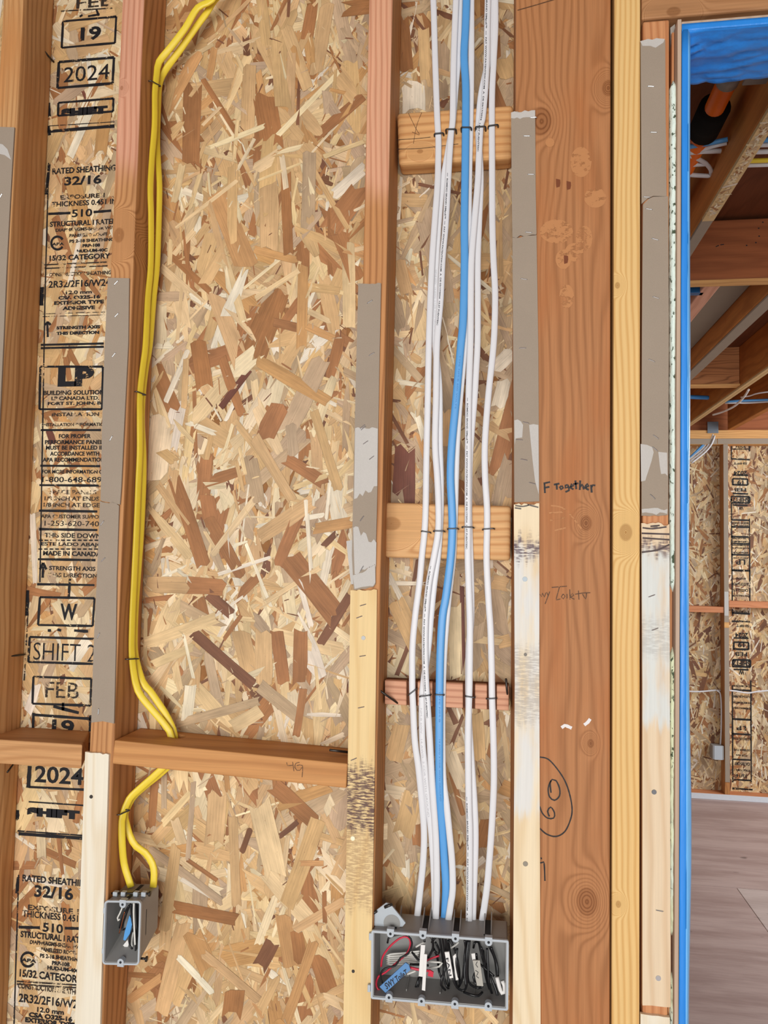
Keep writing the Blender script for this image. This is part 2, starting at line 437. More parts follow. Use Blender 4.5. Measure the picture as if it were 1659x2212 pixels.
B2 = [(415,178,412,350,48,'b'),(437,170,512,288,13,'b'),(512,193,437,271,8,'l'),(370,146,461,95,11,'l'),(539,142,535,298,36,'t'),(393,355,376,437,18,'l'),
(470,420,530,570,55,'o'),(502,356,500,525,25,'t'),(512,390,380,492,9,'l'),(359,542,454,630,16,'b'),(345,575,440,660,20,'l'),(397,563,383,735,9,'l'),(340,640,402,640,22,'g'),(345,660,345,745,36,'c'),
(624,0,622,37,8,'d'),(675,10,663,80,28,'b'),(706,10,682,160,34,'t'),(618,60,665,190,30,'t'),(570,205,590,320,55,'b'),(603,80,612,235,38,'t'),(630,110,625,265,22,'t'),(645,155,643,270,8,'d'),
(552,365,605,330,28,'l'),(557,390,650,352,6,'l'),(700,338,787,305,12,'l'),(712,500,780,405,50,'b'),(720,420,787,363,28,'w'),(668,325,664,508,31,'g'),(662,340,752,495,12,'t'),(601,292,735,152,14,'c'),
(580,400,582,540,45,'t'),(617,375,622,548,24,'b'),(753,525,753,705,30,'l'),(655,575,652,750,25,'o'),(668,620,733,628,20,'t'),(648,563,625,645,8,'l'),(689,575,662,645,6,'l'),(590,695,660,712,20,'b'),(550,645,648,583,14,'l'),(662,705,720,730,18,'o'),
(402,775,397,882,16,'t'),(428,740,442,838,40,'b'),(405,757,358,868,14,'w'),(480,775,523,898,24,'b'),(537,800,476,882,16,'r'),(354,892,337,1027,60,'c'),(324,956,375,996,24,'t'),(506,909,560,976,16,'t'),(378,1030,439,1220,36,'b'),(340,1044,405,1138,18,'t'),(446,1070,458,1130,35,'b'),
(452,1121,520,1243,28,'b'),(553,1074,459,1199,16,'l'),(327,1229,354,1162,10,'g'),(312,1262,405,1264,36,'t'),(400,1264,483,1269,40,'b'),(449,1283,500,1327,25,'d'),(310,1391,469,1334,26,'l'),(418,1368,547,1480,26,'d'),(391,1347,418,1466,8,'w'),(331,1435,418,1398,20,'l'),(520,1365,540,1450,45,'t'),(520,1330,483,1381,10,'b'),
(604,875,570,949,45,'b'),(695,777,620,930,45,'g'),(557,780,712,868,28,'o'),(628,915,634,983,25,'g'),(617,990,702,1044,30,'b'),(678,885,732,1060,22,'t'),(550,945,631,1081,26,'t'),(634,1054,705,1027,12,'l'),(560,1162,675,1084,34,'t'),(648,1104,600,1219,28,'b'),(678,1142,760,1128,26,'o'),(621,1202,729,1331,55,'b'),(661,1081,675,1277,10,'w'),(574,1300,692,1226,12,'l'),(756,1287,692,1391,20,'d'),
(651,1358,645,1479,32,'b'),(597,1358,613,1479,33,'b'),(570,1361,570,1480,40,'t'),(698,1180,728,1150,14,'d'),
(412,1480,402,1555,26,'w'),(381,1564,560,1514,20,'g'),(500,1571,560,1537,30,'l'),(640,1545,560,1480,30,'g'),(655,1490,640,1590,18,'b'),
(334,1686,327,1787,18,'b'),(354,1672,354,1747,14,'g'),(469,1713,462,1824,46,'t'),(418,1690,405,1858,12,'g'),(351,1780,412,1713,16,'l'),(378,1770,395,1824,22,'l'),(449,1804,486,1818,7,'b'),(324,1834,479,1949,20,'g'),(405,1858,469,1902,10,'b'),(381,1828,354,2010,26,'t'),(391,1899,476,1949,10,'w'),(375,1959,513,1986,28,'b'),(395,1997,348,2185,34,'t'),(503,1764,510,1956,22,'t'),(540,1791,523,1841,14,'d'),(415,2015,450,2100,45,'o'),(439,2061,560,2162,22,'t'),(385,2067,459,2145,16,'w'),(277,2162,348,2111,20,'o'),(506,2142,500,2195,45,'b'),
(590,1696,678,1774,36,'b'),(601,1740,712,1700,28,'o'),(560,1740,595,1890,50,'l'),(604,1807,645,1774,12,'d'),(685,1774,618,1960,36,'t'),(634,2010,745,1945,20,'t'),(648,1865,698,1865,12,'o'),(590,2035,560,2090,32,'d'),(610,1976,631,2094,38,'o'),(641,2017,648,2077,30,'b'),(678,2034,618,2209,24,'o'),(685,2070,712,2145,40,'b'),(700,1926,702,1993,10,'b')]
B3 = [(875,970,872,1085,50,'r'),(893,180,893,240,55,'w'),(1062,800,1105,760,32,'w'),(905,1210,890,1290,14,'d'),(998,1265,1001,1455,10,'r'),(982,1305,985,1465,30,'c'),(840,1240,875,1310,12,'w'),(888,1380,856,1460,10,'d'),(901,1780,905,1830,25,'b'),(1055,1770,1035,1830,28,'b'),(966,1610,998,1700,28,'c'),(975,1670,1000,1760,12,'b'),(890,1720,870,1800,40,'t'),(870,40,880,150,30,'b'),(915,60,920,170,26,'t'),(1085,120,1100,170,40,'t'),(860,560,880,640,30,'t'),(935,760,975,880,40,'g'),(960,830,958,960,36,'t'),(855,1300,900,1400,40,'t'),(1060,1255,1100,1265,30,'t'),(950,1330,955,1440,22,'b'),(1075,880,1090,820,30,'w'),(1030,1540,1036,1640,26,'t'),(870,1560,850,1640,36,'t')]
B1 = [(165,270,215,140,14,'w'),(150,340,195,235,22,'w'),(178,196,186,214,8,'r'),(150,55,250,20,30,'t'),(160,110,230,90,40,'t'),(120,225,180,180,30,'g'),(120,470,150,560,22,'b'),(150,610,175,500,12,'w'),(175,590,215,640,12,'b'),(210,560,235,440,22,'g'),(100,830,100,770,20,'t'),(140,770,150,820,14,'b'),(105,930,115,960,18,'r'),(70,1110,76,1260,14,'w'),(120,1240,150,1200,26,'t'),(60,1275,130,1290,20,'b'),(180,1280,215,1250,20,'b'),(120,1300,160,1360,26,'c'),(150,1440,190,1380,30,'w'),(60,1540,80,1480,22,'w'),(100,1700,150,1690,26,'t'),(125,1800,135,1890,10,'b'),(90,1850,88,1790,24,'c'),(140,1950,150,2050,20,'b'),(70,1940,80,2000,20,'o'),(100,2100,150,2080,20,'g')]
xA = P(285, 600, BACK).x; xB = P(800, 600, BACK).x
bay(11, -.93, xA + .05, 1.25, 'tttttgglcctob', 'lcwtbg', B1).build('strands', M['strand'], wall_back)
zsp = P(560, 620, BACK).z; zsq = P(560, 1560, BACK).z
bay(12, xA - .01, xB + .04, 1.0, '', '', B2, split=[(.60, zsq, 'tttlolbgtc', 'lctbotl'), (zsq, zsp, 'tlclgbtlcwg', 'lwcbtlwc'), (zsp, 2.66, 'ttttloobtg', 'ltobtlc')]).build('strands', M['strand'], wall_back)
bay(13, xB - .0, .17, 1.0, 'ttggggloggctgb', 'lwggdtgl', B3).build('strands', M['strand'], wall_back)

# printing on the sheathing
INKY = BACK - .0002
def row(body, xl, xr, yc, h, mat='ink', bold=.02, Y=INKY, parent=None, flip=False):
    c = P((xl+xr)/2, yc, Y); hl = h/2*(Y+DIST)/FPX
    X0, X1 = P(xl, yc, Y).x, P(xr, yc, Y).x
    tl, tr, bl = Vector((X0,Y,c.z+hl)), Vector((X1,Y,c.z+hl)), Vector((X0,Y,c.z-hl))
    if flip: tl, tr, bl = Vector((X1,Y,c.z-hl)), Vector((X0,Y,c.z-hl)), Vector((X1,Y,c.z+hl))
    return text_quad('stamp_text', body, tl, tr, bl, M[mat], parent or wall_back, bold)
def bars(segs, width, mat='ink', Y=INKY, parent=None):
    return ribbon('stamp_line', [[a, b] for a, b in segs], Y, width, M[mat], parent or wall_back, .2)
U = P(0,0,INKY)  # noqa
rows = [('FEB',165,245,4,26,'ink_faint',.01),('19',174,218,72,34,'ink',.03),('2024',138,236,158,38,'ink',.0),('SHIFT',132,232,240,20,'ink',.10),
('RATED SHEATHING',113,250,366,15,'ink',.03),('32/16',139,219,389,22,'ink',.03),('EXPOSURE 1',130,226,424,11,'ink_faint',.03),('THICKNESS 0.451 IN',112,252,438,13,'ink',.02),('510',155,199,460,19,'ink',.02),
('STRUCTURAL I RATED',108,252,481,13,'ink',.03),('DIAPHRAGMS-SHEAR WALLS',120,262,494,8,'ink_faint',.04),('PANELIZED ROOFS',150,232,507,8,'ink_faint',.04),('PS 2-18 SHEATHING',150,246,519,8,'ink',.04),('PRP-108',178,216,530,8,'ink',.05),('HUD-UM-40C',166,232,541,8,'ink',.05),('15/32 CATEGORY',107,238,555,13,'ink',.03),
('CONSTRUCTION SHEATHING',106,240,591,9,'ink_faint',.03),('2R32/2F16/W24',105,238,612,17,'ink',.02),('12.0 mm',142,198,631,9,'ink',.03),('CSA O325-16',126,216,642,9,'ink',.05),('EXTERIOR TYPE',117,224,653,9,'ink',.05),('ADHESIVE',135,205,665,9,'ink',.05),
('STRENGTH AXIS',122,216,707,8,'ink',.06),('THIS DIRECTION',122,214,719,8,'ink',.06),
('LP',125,203,813,48,'ink',.06),('BUILDING SOLUTIONS',94,232,848,11,'ink',.03),('LP CANADA LTD.',111,214,860,9,'ink',.03),('FORT ST. JOHN, BC',103,228,872,10,'ink',.04),
('INSTALLATION',112,214,895,9,'ink_faint',.03),('INSTALLATION INFORMATION',92,232,917,8,'ink_faint',.03),
('FOR PROPER',127,196,942,10,'ink',.03),('PERFORMANCE PANELS',97,228,955,10,'ink',.03),('MUST BE INSTALLED IN',99,226,967,10,'ink',.03),('ACCORDANCE WITH',108,214,980,10,'ink',.03),('APA RECOMMENDATIONS',92,232,993,10,'ink',.03),
('FOR MORE INFORMATION CALL',91,238,1019,9,'ink',.03),('1-800-648-6893',91,230,1036,13,'ink',.01),
('SPACE PANELS',107,208,1063,10,'ink_faint',.02),('1/8 INCH AT ENDS',96,214,1077,10,'ink_faint',.02),('1/8 INCH AT EDGES',94,222,1091,10,'ink_faint',.02),
('APA CUSTOMER SUPPORT',88,228,1116,9,'ink_faint',.02),('1-253-620-7400',96,224,1131,12,'ink',.0),
('THIS SIDE DOWN',96,218,1157,11,'ink',.02),('ESTE LADO ABAJO',89,222,1177,11,'ink',.02),('MADE IN CANADA',93,218,1196,11,'ink',.03),
('STRENGTH AXIS',106,206,1228,10,'ink',.03),('THIS DIRECTION',104,210,1243,10,'ink_faint',.03),
('W',130,166,1322,38,'ink',.03),('SHIFT 2',72,206,1409,40,'ink',-.01),('FEB',98,170,1491,36,'ink_faint',.0),('19',112,160,1571,34,'ink',.03),
('2024',75,180,1675,38,'ink',.02),('SHIFT',58,172,1757,20,'ink',.10),
('RATED SHEATHING',48,196,1903,15,'ink',.03),('32/16',74,158,1928,27,'ink',.03),('EXPOSURE 1',60,170,1965,12,'ink_faint',.03),('THICKNESS 0.451 IN',48,192,1980,15,'ink',.02),('510',92,136,2005,20,'ink',.02),
('STRUCTURAL I RATED',44,190,2025,14,'ink',.03),('DIAPHRAGMS-SHEAR WALLS',64,186,2041,9,'ink_faint',.04),('PANELIZED ROOFS',88,166,2055,9,'ink_faint',.04),('PS 2-18 SHEATHING',86,176,2069,9,'ink',.04),('PRP-108',112,150,2082,9,'ink',.05),('HUD-UM-40C',102,172,2094,9,'ink',.05),('15/32 CATEGORY',42,178,2109,17,'ink',.03),
('CONSTRUCTION SHEATHING',38,182,2137,12,'ink_faint',.03),('2R32/2F16/W24',40,178,2163,19,'ink',.02),('12.0 mm',80,138,2184,11,'ink',.03),('CSA O325-16',62,156,2197,11,'ink',.05),('EXTERIOR TYPE',54,162,2209,11,'ink',.05)]
for r in rows: row(*r)
W3, W2, W1 = .0042, .0026, .0015
def frame(x0, y0, x1, y1, s, w=W3, dx=0):
    """s = rise per px (wall horizontal in the photograph); dx = lean of the left side"""
    a, b, c, d = (x0, y0), (x1, y0 + s*(x1-x0)), (x1+dx, y1 + s*(x1-x0)), (x0+dx, y1)
    bars([(a, b), (b, c), (d, c), (a, d)], w)
frame(136, 46, 251, 103, -.09, W3, -3); frame(127, 134, 246, 190, -.085, W3+.001, -3); frame(126, 222, 245, 250, -.08, W3, -1)
bars([((131,24),(250,17))], W2, 'ink_faint'); bars([((172,36),(178,32)),((190,35),(215,31)),((208,20),(213,34))], W3)
bars([((104,284),(247,272))], .0062); bars([((106,272),(247,263))], W1)
bars([((104,272),(107,292)),((105,222),(107,252))], .006)
bars([((105,352),(97,640))], W2); bars([((97,640),(86,1258))], W2); bars([((106,355),(100,420))], .006)
bars([((104,462),(152,460)),((202,458),(240,455))], .005)
bars([((96,572),(232,566)),((96,580),(232,574))], W2, 'ink_faint'); bars([((92,678),(226,674)),((92,684),(226,680))], W1, 'ink_faint')
bars([((88,745),(224,742)),((88,752),(224,749))], W3); bars([((90,620),(88,660))], .010)
bars([((102,695),(103,728)),((97,702),(103,695)),((103,695),(109,702))], .004)
frame(87, 792, 222, 884, .0, W3, -2); bars([((88,929),(218,929)),((87,1006),(216,1007)),((85,1048),(214,1049)),((84,1103),(210,1105)),((84,1143),(210,1145)),((82,1208),(206,1210)),((80,1262),(204,1264))], W3)
for xx in range(84, 206, 12): bars([((xx,1167),(xx+8,1167.2)),((xx-1,1186),(xx+7,1186.2))], W2)
bars([((93,1224),(92,1248))], .005); bars([((86,1230),(93,1216)),((93,1216),(100,1230))], .005)
bars([((151,1250),(148,1294))], .005); bars([((58,1275),(56,1330))], .010, 'ink'); bars([((60,1330),(52,1470))], W2, 'ink_faint')
frame(86, 1290, 204, 1350, .02, W3, -4); bars([((103,1362),(110,1362)),((124,1360),(132,1362)),((160,1362),(190,1364))], .005)
frame(64, 1376, 206, 1430, .03, W3, -3); frame(72, 1462, 197, 1520, .035, W3, -2); bars([((72,1544),(196,1553))], .005); bars([((72,1540),(71,1575)),((195,1545),(194,1580)),((136,1518),(136,1535)),((115,1526),(170,1540))], .005)
bars([((64,1655),(61,1702))], .008); bars([((63,1700),(182,1706))], W3); bars([((62,1732),(180,1740)),((38,1795),(180,1805))], W2); bars([((40,1801),(180,1811))], .006)
bars([((36,1750),(36,1772))], .010); bars([((40,1890),(30,2212))], W2); bars([((39,1895),(36,1930))], .006); bars([((40,2003),(86,2004)),((140,2005),(170,2006))], .005)
bars([((36,2120),(166,2128)),((36,2126),(166,2134))], W2, 'ink_faint')
def ring(cx, cy, r): ribbon('stamp_line', [[(cx + r*math.cos(a*.3)*.95, cy + r*math.sin(a*.3)) for a in range(2, 20)]], INKY, .0042, M['ink'], wall_back)
ring(124, 525, 14); ring(60, 2073, 15)
row('APA', 112, 138, 527, 7, 'ink', .03); row('APA', 46, 78, 2075, 8, 'ink', .03)

# ------------------------------------------------------------------ lumber
def at_z(a, b, z): return a + (b - a) * ((z - a.z) / (b.z - a.z))
def stud(name, fl, fr, br, mat, Yf=0.0, Yb=BACK, z0=0.0, z1=2.70, bl=None, bevel=.0025):
    q = {}
    for k, (a, b), Y in (('fl', fl, Yf), ('fr', fr, Yf), ('br', br, Yb)):
        q[k] = (P(a, 0, Y), P(b, 2212, Y))
    if bl: q['bl'] = (P(bl[0], 0, Yb), P(bl[1], 2212, Yb))
    def c(k, z): return at_z(*q[k], z)
    def back_left(z):
        return c('bl', z) if bl else c('br', z) + (c('fl', z) - c('fr', z))
    c8 = [c('fl', z1), c('fr', z1), c('fr', z0), c('fl', z0), back_left(z1), c('br', z1), c('br', z0), back_left(z0)]
    return hexa(name, c8, mat, None, bevel)
def kn(px, py, r, Y=0): v = P(px, py, Y); return (v.x, v.z, r)
W = {}
W['stud1'] = wood('stud_wood_amber', lin(206,158,106), lin(164,114,68), 'Z', .0085, .7, .010, blotch=lin(196,138,84))
W['stud2'] = wood('stud_wood_pink_top', lin(198,144,94), lin(150,98,56), 'Z', .0095, .7, .011, [kn(257,508,.010), kn(263,190,.003)], upper=(P(260,430,0).z, P(260,330,0).z, lin(216,160,130), lin(186,122,92)))
W['stud3'] = wood('stud_wood_pink_upper', lin(196,140,90), lin(150,96,54), 'Z', .010, .7, .011, upper=(P(810,450,0).z, P(810,380,0).z, lin(220,166,132), lin(190,126,94)))
W['post'] = wood('post_wood_red', lin(180,124,80), lin(140,90,52), 'Z', .013, .55, .020, [kn(1170,262,.017), kn(1266,1130,.009), kn(1268,1948,.016), kn(1276,1606,.005), kn(1314,190,.010)], blotch=lin(176,112,66))
W['yellow'] = wood('yellow_fir', lin(230,192,128), lin(206,156,88), 'Z', .008, .7, .006, [kn(1352,1150,.010), kn(1334,616,.004), kn(1336,1954,.004)], streak=.10, sharp=2)
W['trim'] = wood('trimmer_wood', lin(206,146,100), lin(170,104,62), 'Z', .011, .6, .010)
W['head'] = wood('header_wood', lin(180,132,90), lin(144,96,58), 'X', .016, .45, .016, [kn(1455,25,.008)])
W['block_top'] = wood('block_wood_tan', lin(216,166,110), lin(182,124,72), 'X', .013, .7, .007, [kn(900,290,.004)])
W['block_mid'] = wood('block_wood_honey', lin(222,176,122), lin(190,132,78), 'X', .013, .7, .010, [kn(835,1128,.012)])
W['block_pink'] = wood('nailer_wood_pink', lin(216,162,130), lin(172,114,86), 'X', .011, .7, .005)
W['dado'] = plain('sawn_kerf_wood', lin(118,76,56), .85, .1, 0, .25, 400)
W['fire1'] = wood('fireblock_wood', lin(202,152,102), lin(164,112,66), 'X', .020, .5, .030, [])
W['fire2'] = wood('fireblock_wood_orange', lin(202,146,90), lin(166,110,62), 'X', .026, .5, .012)
W['ply_a'] = wood('pale_veneer', lin(234,226,206), lin(222,202,168), 'Z', .040, .5, .050, streak=.08)
W['ply_b'] = wood('honey_veneer', lin(232,204,150), lin(214,176,116), 'Z', .045, .45, .050, streak=.10, stains=[(P(780,1800,0).z, P(780,1655,0).z, lin(84,56,64), .9), (P(780,1960,0).z, P(780,1800,0).z, lin(150,112,84), .5)])
W['ply_c'] = wood('weathered_veneer', lin(236,218,184), lin(216,186,140), 'Z', .040, .5, .055, streak=.10, stains=[(P(1135,1760,0).z, P(1135,1172,0).z, lin(222,222,218), .95, 1),(P(1135,1560,0).z, P(1135,1400,0).z, lin(168,160,152), .55),(P(1135,1206,0).z, P(1135,1164,0).z, lin(86,66,80), .9)])
W['ply_d'] = wood('grey_weathered_veneer', lin(228,206,174), lin(206,172,132), 'Z', .050, .5, .060, streak=.10, stains=[(P(1415,1560,0).z, P(1415,1190,0).z, lin(216,220,216), .95, 1),(P(1415,1196,0).z, P(1415,1166,0).z, lin(92,74,84), .9),(P(1415,1420,0).z, P(1415,1330,0).z, lin(160,156,150), .35)])

s1 = tag(stud('stud', (7,-115), (51,-70), (117,15), W['stud1']), 'leftmost amber wall stud, its top right face bare above a grey strip', 'stud')
s2 = tag(stud('stud', (264,167), (311,222), (360,272), W['stud2']), 'wall stud with a knot and pinkish top that carries the yellow cables', 'stud')
s3 = tag(stud('stud', (797,748), (848,803), (868,820), W['stud3']), 'wall stud with pink upper half, left of the white cables', 'stud')
post = tag(stud('post', (1114,1111), (1319.5,1317.5), (1303,1301), W['post'], bl=(1110,1100)), 'wide reddish brown post with pen writing and round knots', 'post')
ys = tag(stud('stud', (1327,1321), (1384,1382), (1362,1361), W['yellow'], Yf=.001, bl=(1311,1305)), 'pale yellow stud between the wide post and the door trimmer', 'stud')
tr_ = tag(stud('trimmer_stud', (1389,1388), (1446,1443), (1421,1418), W['trim'], Yf=.0, z1=P(1415,43,0).z - .001, bl=(1368,1366)), 'reddish trimmer stud beside the blue taped door opening', 'stud')
hd = tag(hexa('door_header', [P(1386,-160,0), P(2150,-220,0), Vector((P(2150,0,0).x, 0, P(1386,42,0).z)), P(1386,42,0)] + [v + Vector((0,.089,0)) for v in (P(1386,-160,0), P(2150,-220,0), Vector((P(2150,0,0).x, 0, P(1386,42,0).z)), P(1386,42,0))], W['head'], None, .003), 'thick brown header beam above the blue taped doorway', 'beam')
ribbon('pencil_line', [[(1118,22),(1160,10),(1200,-2)]], -.0004, .0016, M['pencil'], post)

BF = BACK - .038
def block(name, quad, Yf, Yb, mat, bevel=.004):
    f = [P(x, y, Yf) for x, y in quad]
    return hexa(name, f + [Vector((v.x, Yb, v.z)) for v in f], mat, None, bevel, 3)
bt = tag(block('blocking', [(857,243),(1109,225),(1107,341),(861,356)], BF, BACK, W['block_top'], .006), 'upper tan wood block behind the cables, pencil crosses at its left', 'block')
ribbon('pencil_line', [[(882,244),(897,275),(906,290)], [(911,243),(900,272),(893,310)], [(890,285),(906,292)]], BF - .0003, .0008, M['pencil'], bt)
ribbon('crack', [[(857,302),(905,299),(930,296)], [(858,322),(900,321),(940,317),(990,311)]], BF - .0002, .0009, M['marker'], bt)
bm_ = tag(block('blocking', [(832,1085),(1104,1093),(1102,1211),(831,1204)], BF, BACK, W['block_mid'], .005), 'honey coloured wood block halfway down the white cables', 'block')
# lower nailer: strip with sawn slots for the cables
nl = tag(block('nailer', [(831,1469),(1099,1481),(1099,1535),(831,1521)], BF + .010, BACK, W['dado'], .001), 'short pink notched nailer strip low behind the cables', 'block')
for a, b in ((831,878),(902,912),(926,934),(961,1000),(1026,1052),(1073,1099)):
    f = lambda x, lo: P(x, (1469 + (x-831)*.045) if not lo else (1521 + (x-831)*.053), BF)
    q = [f(a,0), f(b,0), f(b,1), f(a,1)]
    hexa('tooth', q + [Vector((v.x, BF + .012, v.z)) for v in q], W['block_pink'], nl, .001, 1)
zt = P(178,1609,0).z; zb_ = P(180,1661,0).z; zl = P(-30,1596,0).z; zlb = P(-30,1648,0).z
c1_, c2_ = P(-33,1594,0), P(178,1609,0); k1_, k2_ = P(47,1563,BACK), P(193,1575,BACK)
fb1 = tag(hexa('fire_block', [Vector((c1_.x,0,zl)), Vector((c2_.x,0,zt)), Vector((c2_.x,0,zb_)), Vector((c1_.x,0,zlb)), Vector((k1_.x,BACK,zl)), Vector((k2_.x,BACK,zt)), Vector((k2_.x,BACK,zb_)), Vector((k1_.x,BACK,zlb))], W['fire1'], None, .002), 'left horizontal fire block between stamped panel sections', 'block')
fb2 = tag(block('fire_block', [(247,1599),(751,1650),(748,1703),(242,1650)], 0, BACK, W['fire2'], .002), 'long orange horizontal fire block with the yellow cables passing through', 'block')
ribbon('pen_mark', [[(619,1647),(621,1654),(632,1653)], [(632,1646),(635,1666)], [(647,1647),(639,1649),(637,1658),(641,1664),(648,1664),(652,1658)], [(641,1654),(653,1653.5),(652.5,1679)]], -.0003, .0011, M['pencil'], fb2)
hole = P(383, 1591, .058)
bmc = bmesh.new(); bmesh.ops.create_cone(bmc, cap_ends=True, segments=20, radius1=.0135, radius2=.0135, depth=.2, matrix=Matrix.Translation(hole)); cut = from_bm('cutter', bmc, None)
md = fb2.modifiers.new('bore', 'BOOLEAN'); md.operation = 'DIFFERENCE'; md.object = cut; md.solver = 'EXACT'
dg = bpy.context.evaluated_depsgraph_get(); dg.update(); newm = bpy.data.meshes.new_from_object(fb2.evaluated_get(dg)); fb2.modifiers.clear(); fb2.data = newm
bpy.data.objects.remove(cut)

# handwriting on the post
def z6(pts, ox=1100, oy=740, s=2.968): return [(ox + x/s, oy + y/s) for x, y in pts]
FT = [[(226,905),(229,965)], [(220,903),(262,894)], [(226,931),(258,925)], [(286,911),(322,904)], [(304,908),(306,943)],
      [(335,918),(324,928),(332,942),(346,932),(336,918)], [(375,912),(360,916),(360,932),(376,928),(378,912),(383,948),(360,958)], [(394,927),(411,917),(400,906),(390,930),(412,941)],
      [(424,884),(430,940)], [(410,908),(444,902)], [(455,884),(452,945)], [(452,928),(468,910),(479,942)], [(488,928),(510,919),(500,906),(487,930),(510,944)], [(524,912),(529,962)], [(527,928),(536,914),(552,916)]]
ribbon('handwriting', [z6(s) for s in FT], -.0003, .0028, M['marker'], post)
NT_ = [[(196,1612),(206,1630),(214,1606),(226,1632),(234,1604)], [(240,1600),(250,1624)], [(260,1596),(230,1676)], [(272,1570),(370,1562)], [(322,1568),(302,1650),(328,1644)], [(346,1612),(334,1630),(346,1644),(358,1626),(346,1612)], [(370,1612),(371,1642)], [(388,1582),(390,1648)], [(396,1632),(414,1620),(404,1608),(394,1634),(418,1646)], [(444,1590),(447,1648)], [(422,1614),(470,1606),(520,1604)], [(470,1612),(490,1644),(496,1606)]]
ribbon('handwriting', [z6(s) for s in NT_], -.0003, .0014, M['pencil'], post)
z7 = lambda pts: z6(pts, 1100, 1470)
ribbon('handwriting', [z7([(196,491),(250,505),(310,570),(360,650),(390,740),(403,830),(390,900),(355,970),(300,1000),(240,985),(196,948)]),
    z7([(268,640),(250,690),(258,745),(290,768),(322,740),(322,690),(300,642),(275,634),(262,655),(268,720)]),
    z7([(196,808),(212,850),(245,882),(285,882),(290,848),(266,812),(246,838),(258,872)]), z7([(198,1170),(222,1164),(229,1285)]), z7([(204,1135),(207,1146)])], -.0003, .0021, M['marker'], post)
M['scuff'] = ink_mat('pale_scuff', lin(190,132,84), .50, .5)
M['white_scuff'] = ink_mat('white_paint_dab', lin(232,228,226), .40, .6)
ribbon('paint_dab', [[(1213,1572),(1220,1567),(1235,1573)], [(1262,1566),(1270,1560),(1275,1553)]], -.0003, .0048, M['white_scuff'], post)
_bl = [0]
def blob(name, pts, mat, parent, Y=-.00025):
    _bl[0] += 1; Y -= .00004*_bl[0] if Y > -.001 else 0
    c = P(sum(p[0] for p in pts)/len(pts), sum(p[1] for p in pts)/len(pts), Y)
    pp = crom([P(x, y, Y) for x, y in pts + [pts[0]]], .004)[:-1]
    return mk(name, pp, [list(range(len(pp)))], mat, parent)
for cx_, cy_, rx, ry in ((1255,350,23,33),(1286,427,24,22),(1202,500,36,26),(1262,515,18,28),(1240,545,20,20),(1217,560,17,22),(1224,640,16,26),(1188,308,10,10)):
    blob('footprint_scuff', [(cx_ + rx*math.cos(a*.6283), cy_ + ry*math.sin(a*.6283)) for a in range(10)], M['scuff'], post)
ribbon('scratch', [[(1190,1092),(1220,1100),(1256,1142)], [(1186,1108),(1216,1106)], [(1188,1124),(1220,1118)], [(1198,1146),(1222,1140)]], -.0003, .0022, M['scuff'], post)
for a in ((1205,395),(1228,400),(1222,560)): blob('dark_stain', [(a[0]-4,a[1]-9),(a[0]+5,a[1]-7),(a[0]+4,a[1]+8),(a[0]-3,a[1]+10)], plain('stain', lin(120,64,34), .7), post)

# ------------------------------------------------------------------ grey packing strips, veneer strips, their staples and nails
_st = None
def staple_mesh():
    global _st
    if _st is None:
        pts = [(-.0048,.0022,0),(-.0047,0,0),(-.0040,-.0007,0),(.0040,-.0007,0),(.0047,0,0),(.0048,.0022,0)]
        vs, fs = [], []
        rings = []
        path = [Vector(p) for p in pts]
        nr = [Vector((0,0,1))]*len(path)
        vs, fs = skin_rings(_round(path, .00075, nr, 6))
        _st = bpy.data.meshes.new('staple'); _st.from_pydata(vs, [], fs); _st.materials.append(M['steel']); _st.update()
    return _st
def staple(px, py, ang, parent, Y=-.0032):
    o = bpy.data.objects.new('staple', staple_mesh()); C.objects.link(o); o.parent = parent
    o.location = P(px, py, Y) - WORLDLOC[parent.name]; o.rotation_euler = (0, -math.radians(ang), 0); return o
def nailhead(px, py, r, mat, parent, Y, name='nail'):
    c = P(px, py, Y)
    bm = bmesh.new(); bmesh.ops.create_cone(bm, cap_ends=True, segments=14, radius1=r, radius2=r*.86, depth=.0014, matrix=Matrix.Translation(c) @ Matrix.Rotation(math.radians(90), 4, 'X'))
    return from_bm(name, bm, mat, parent)
rj = random.Random(5)
def jag(x0, y0, x1, y1, n=9, a=3):
    return [(x0 + (x1-x0)*i/n, y0 + (y1-y0)*i/n + (rj.uniform(-a, a) if 0 < i < n else 0)) for i in range(n+1)]
def patch(poly, parent, Y=-.0037, th=.0006, mat='torn'):
    return prism('torn_patch', poly, Y, th, M[mat], parent)
SH = -.0032
sh1 = prism('packing_strip', [(-60,272),(31,275),(22,430),(14,580),(7,745),(-6,1010),(-30,1570),(-110,1570)], SH, .0031, M['paper'])
tag(sh1, 'grey chipboard strip stapled to the leftmost stud', 'strip'); patch([(-10,308),(6,312),(16,322),(24,345),(10,335),(-10,330)], sh1)
staple(2, 424, 60, sh1)
sh2 = prism('packing_strip', [(233,600),(279,601),(277,740),(268,920),(262,1050),(259,1090)] + [(236,1085),(222,1083),(217,1080),(221,900),(226,750)], SH, .0031, M['paper'])
tag(sh2, 'upper grey chipboard strip on the stud with yellow cables', 'strip')
for a in ((251,611,45),(252,681,45),(246,767,50),(240,947,60)): staple(*a, sh2)
sh2b = prism('packing_strip', [(216,1082),(222,1085),(236,1087),(243,1083),(257,1092),(252,1250),(250,1400),(246,1563),(222,1558),(197,1561),(202,1400),(209,1250)], SH, .0031, M['paper'])
tag(sh2b, 'lower grey chipboard strip on the yellow cable stud, ending at the fire blocks', 'strip')
for a in ((221,1130,55),(223,1209,45),(213,1373,65),(213,1537,88)): staple(*a, sh2b)
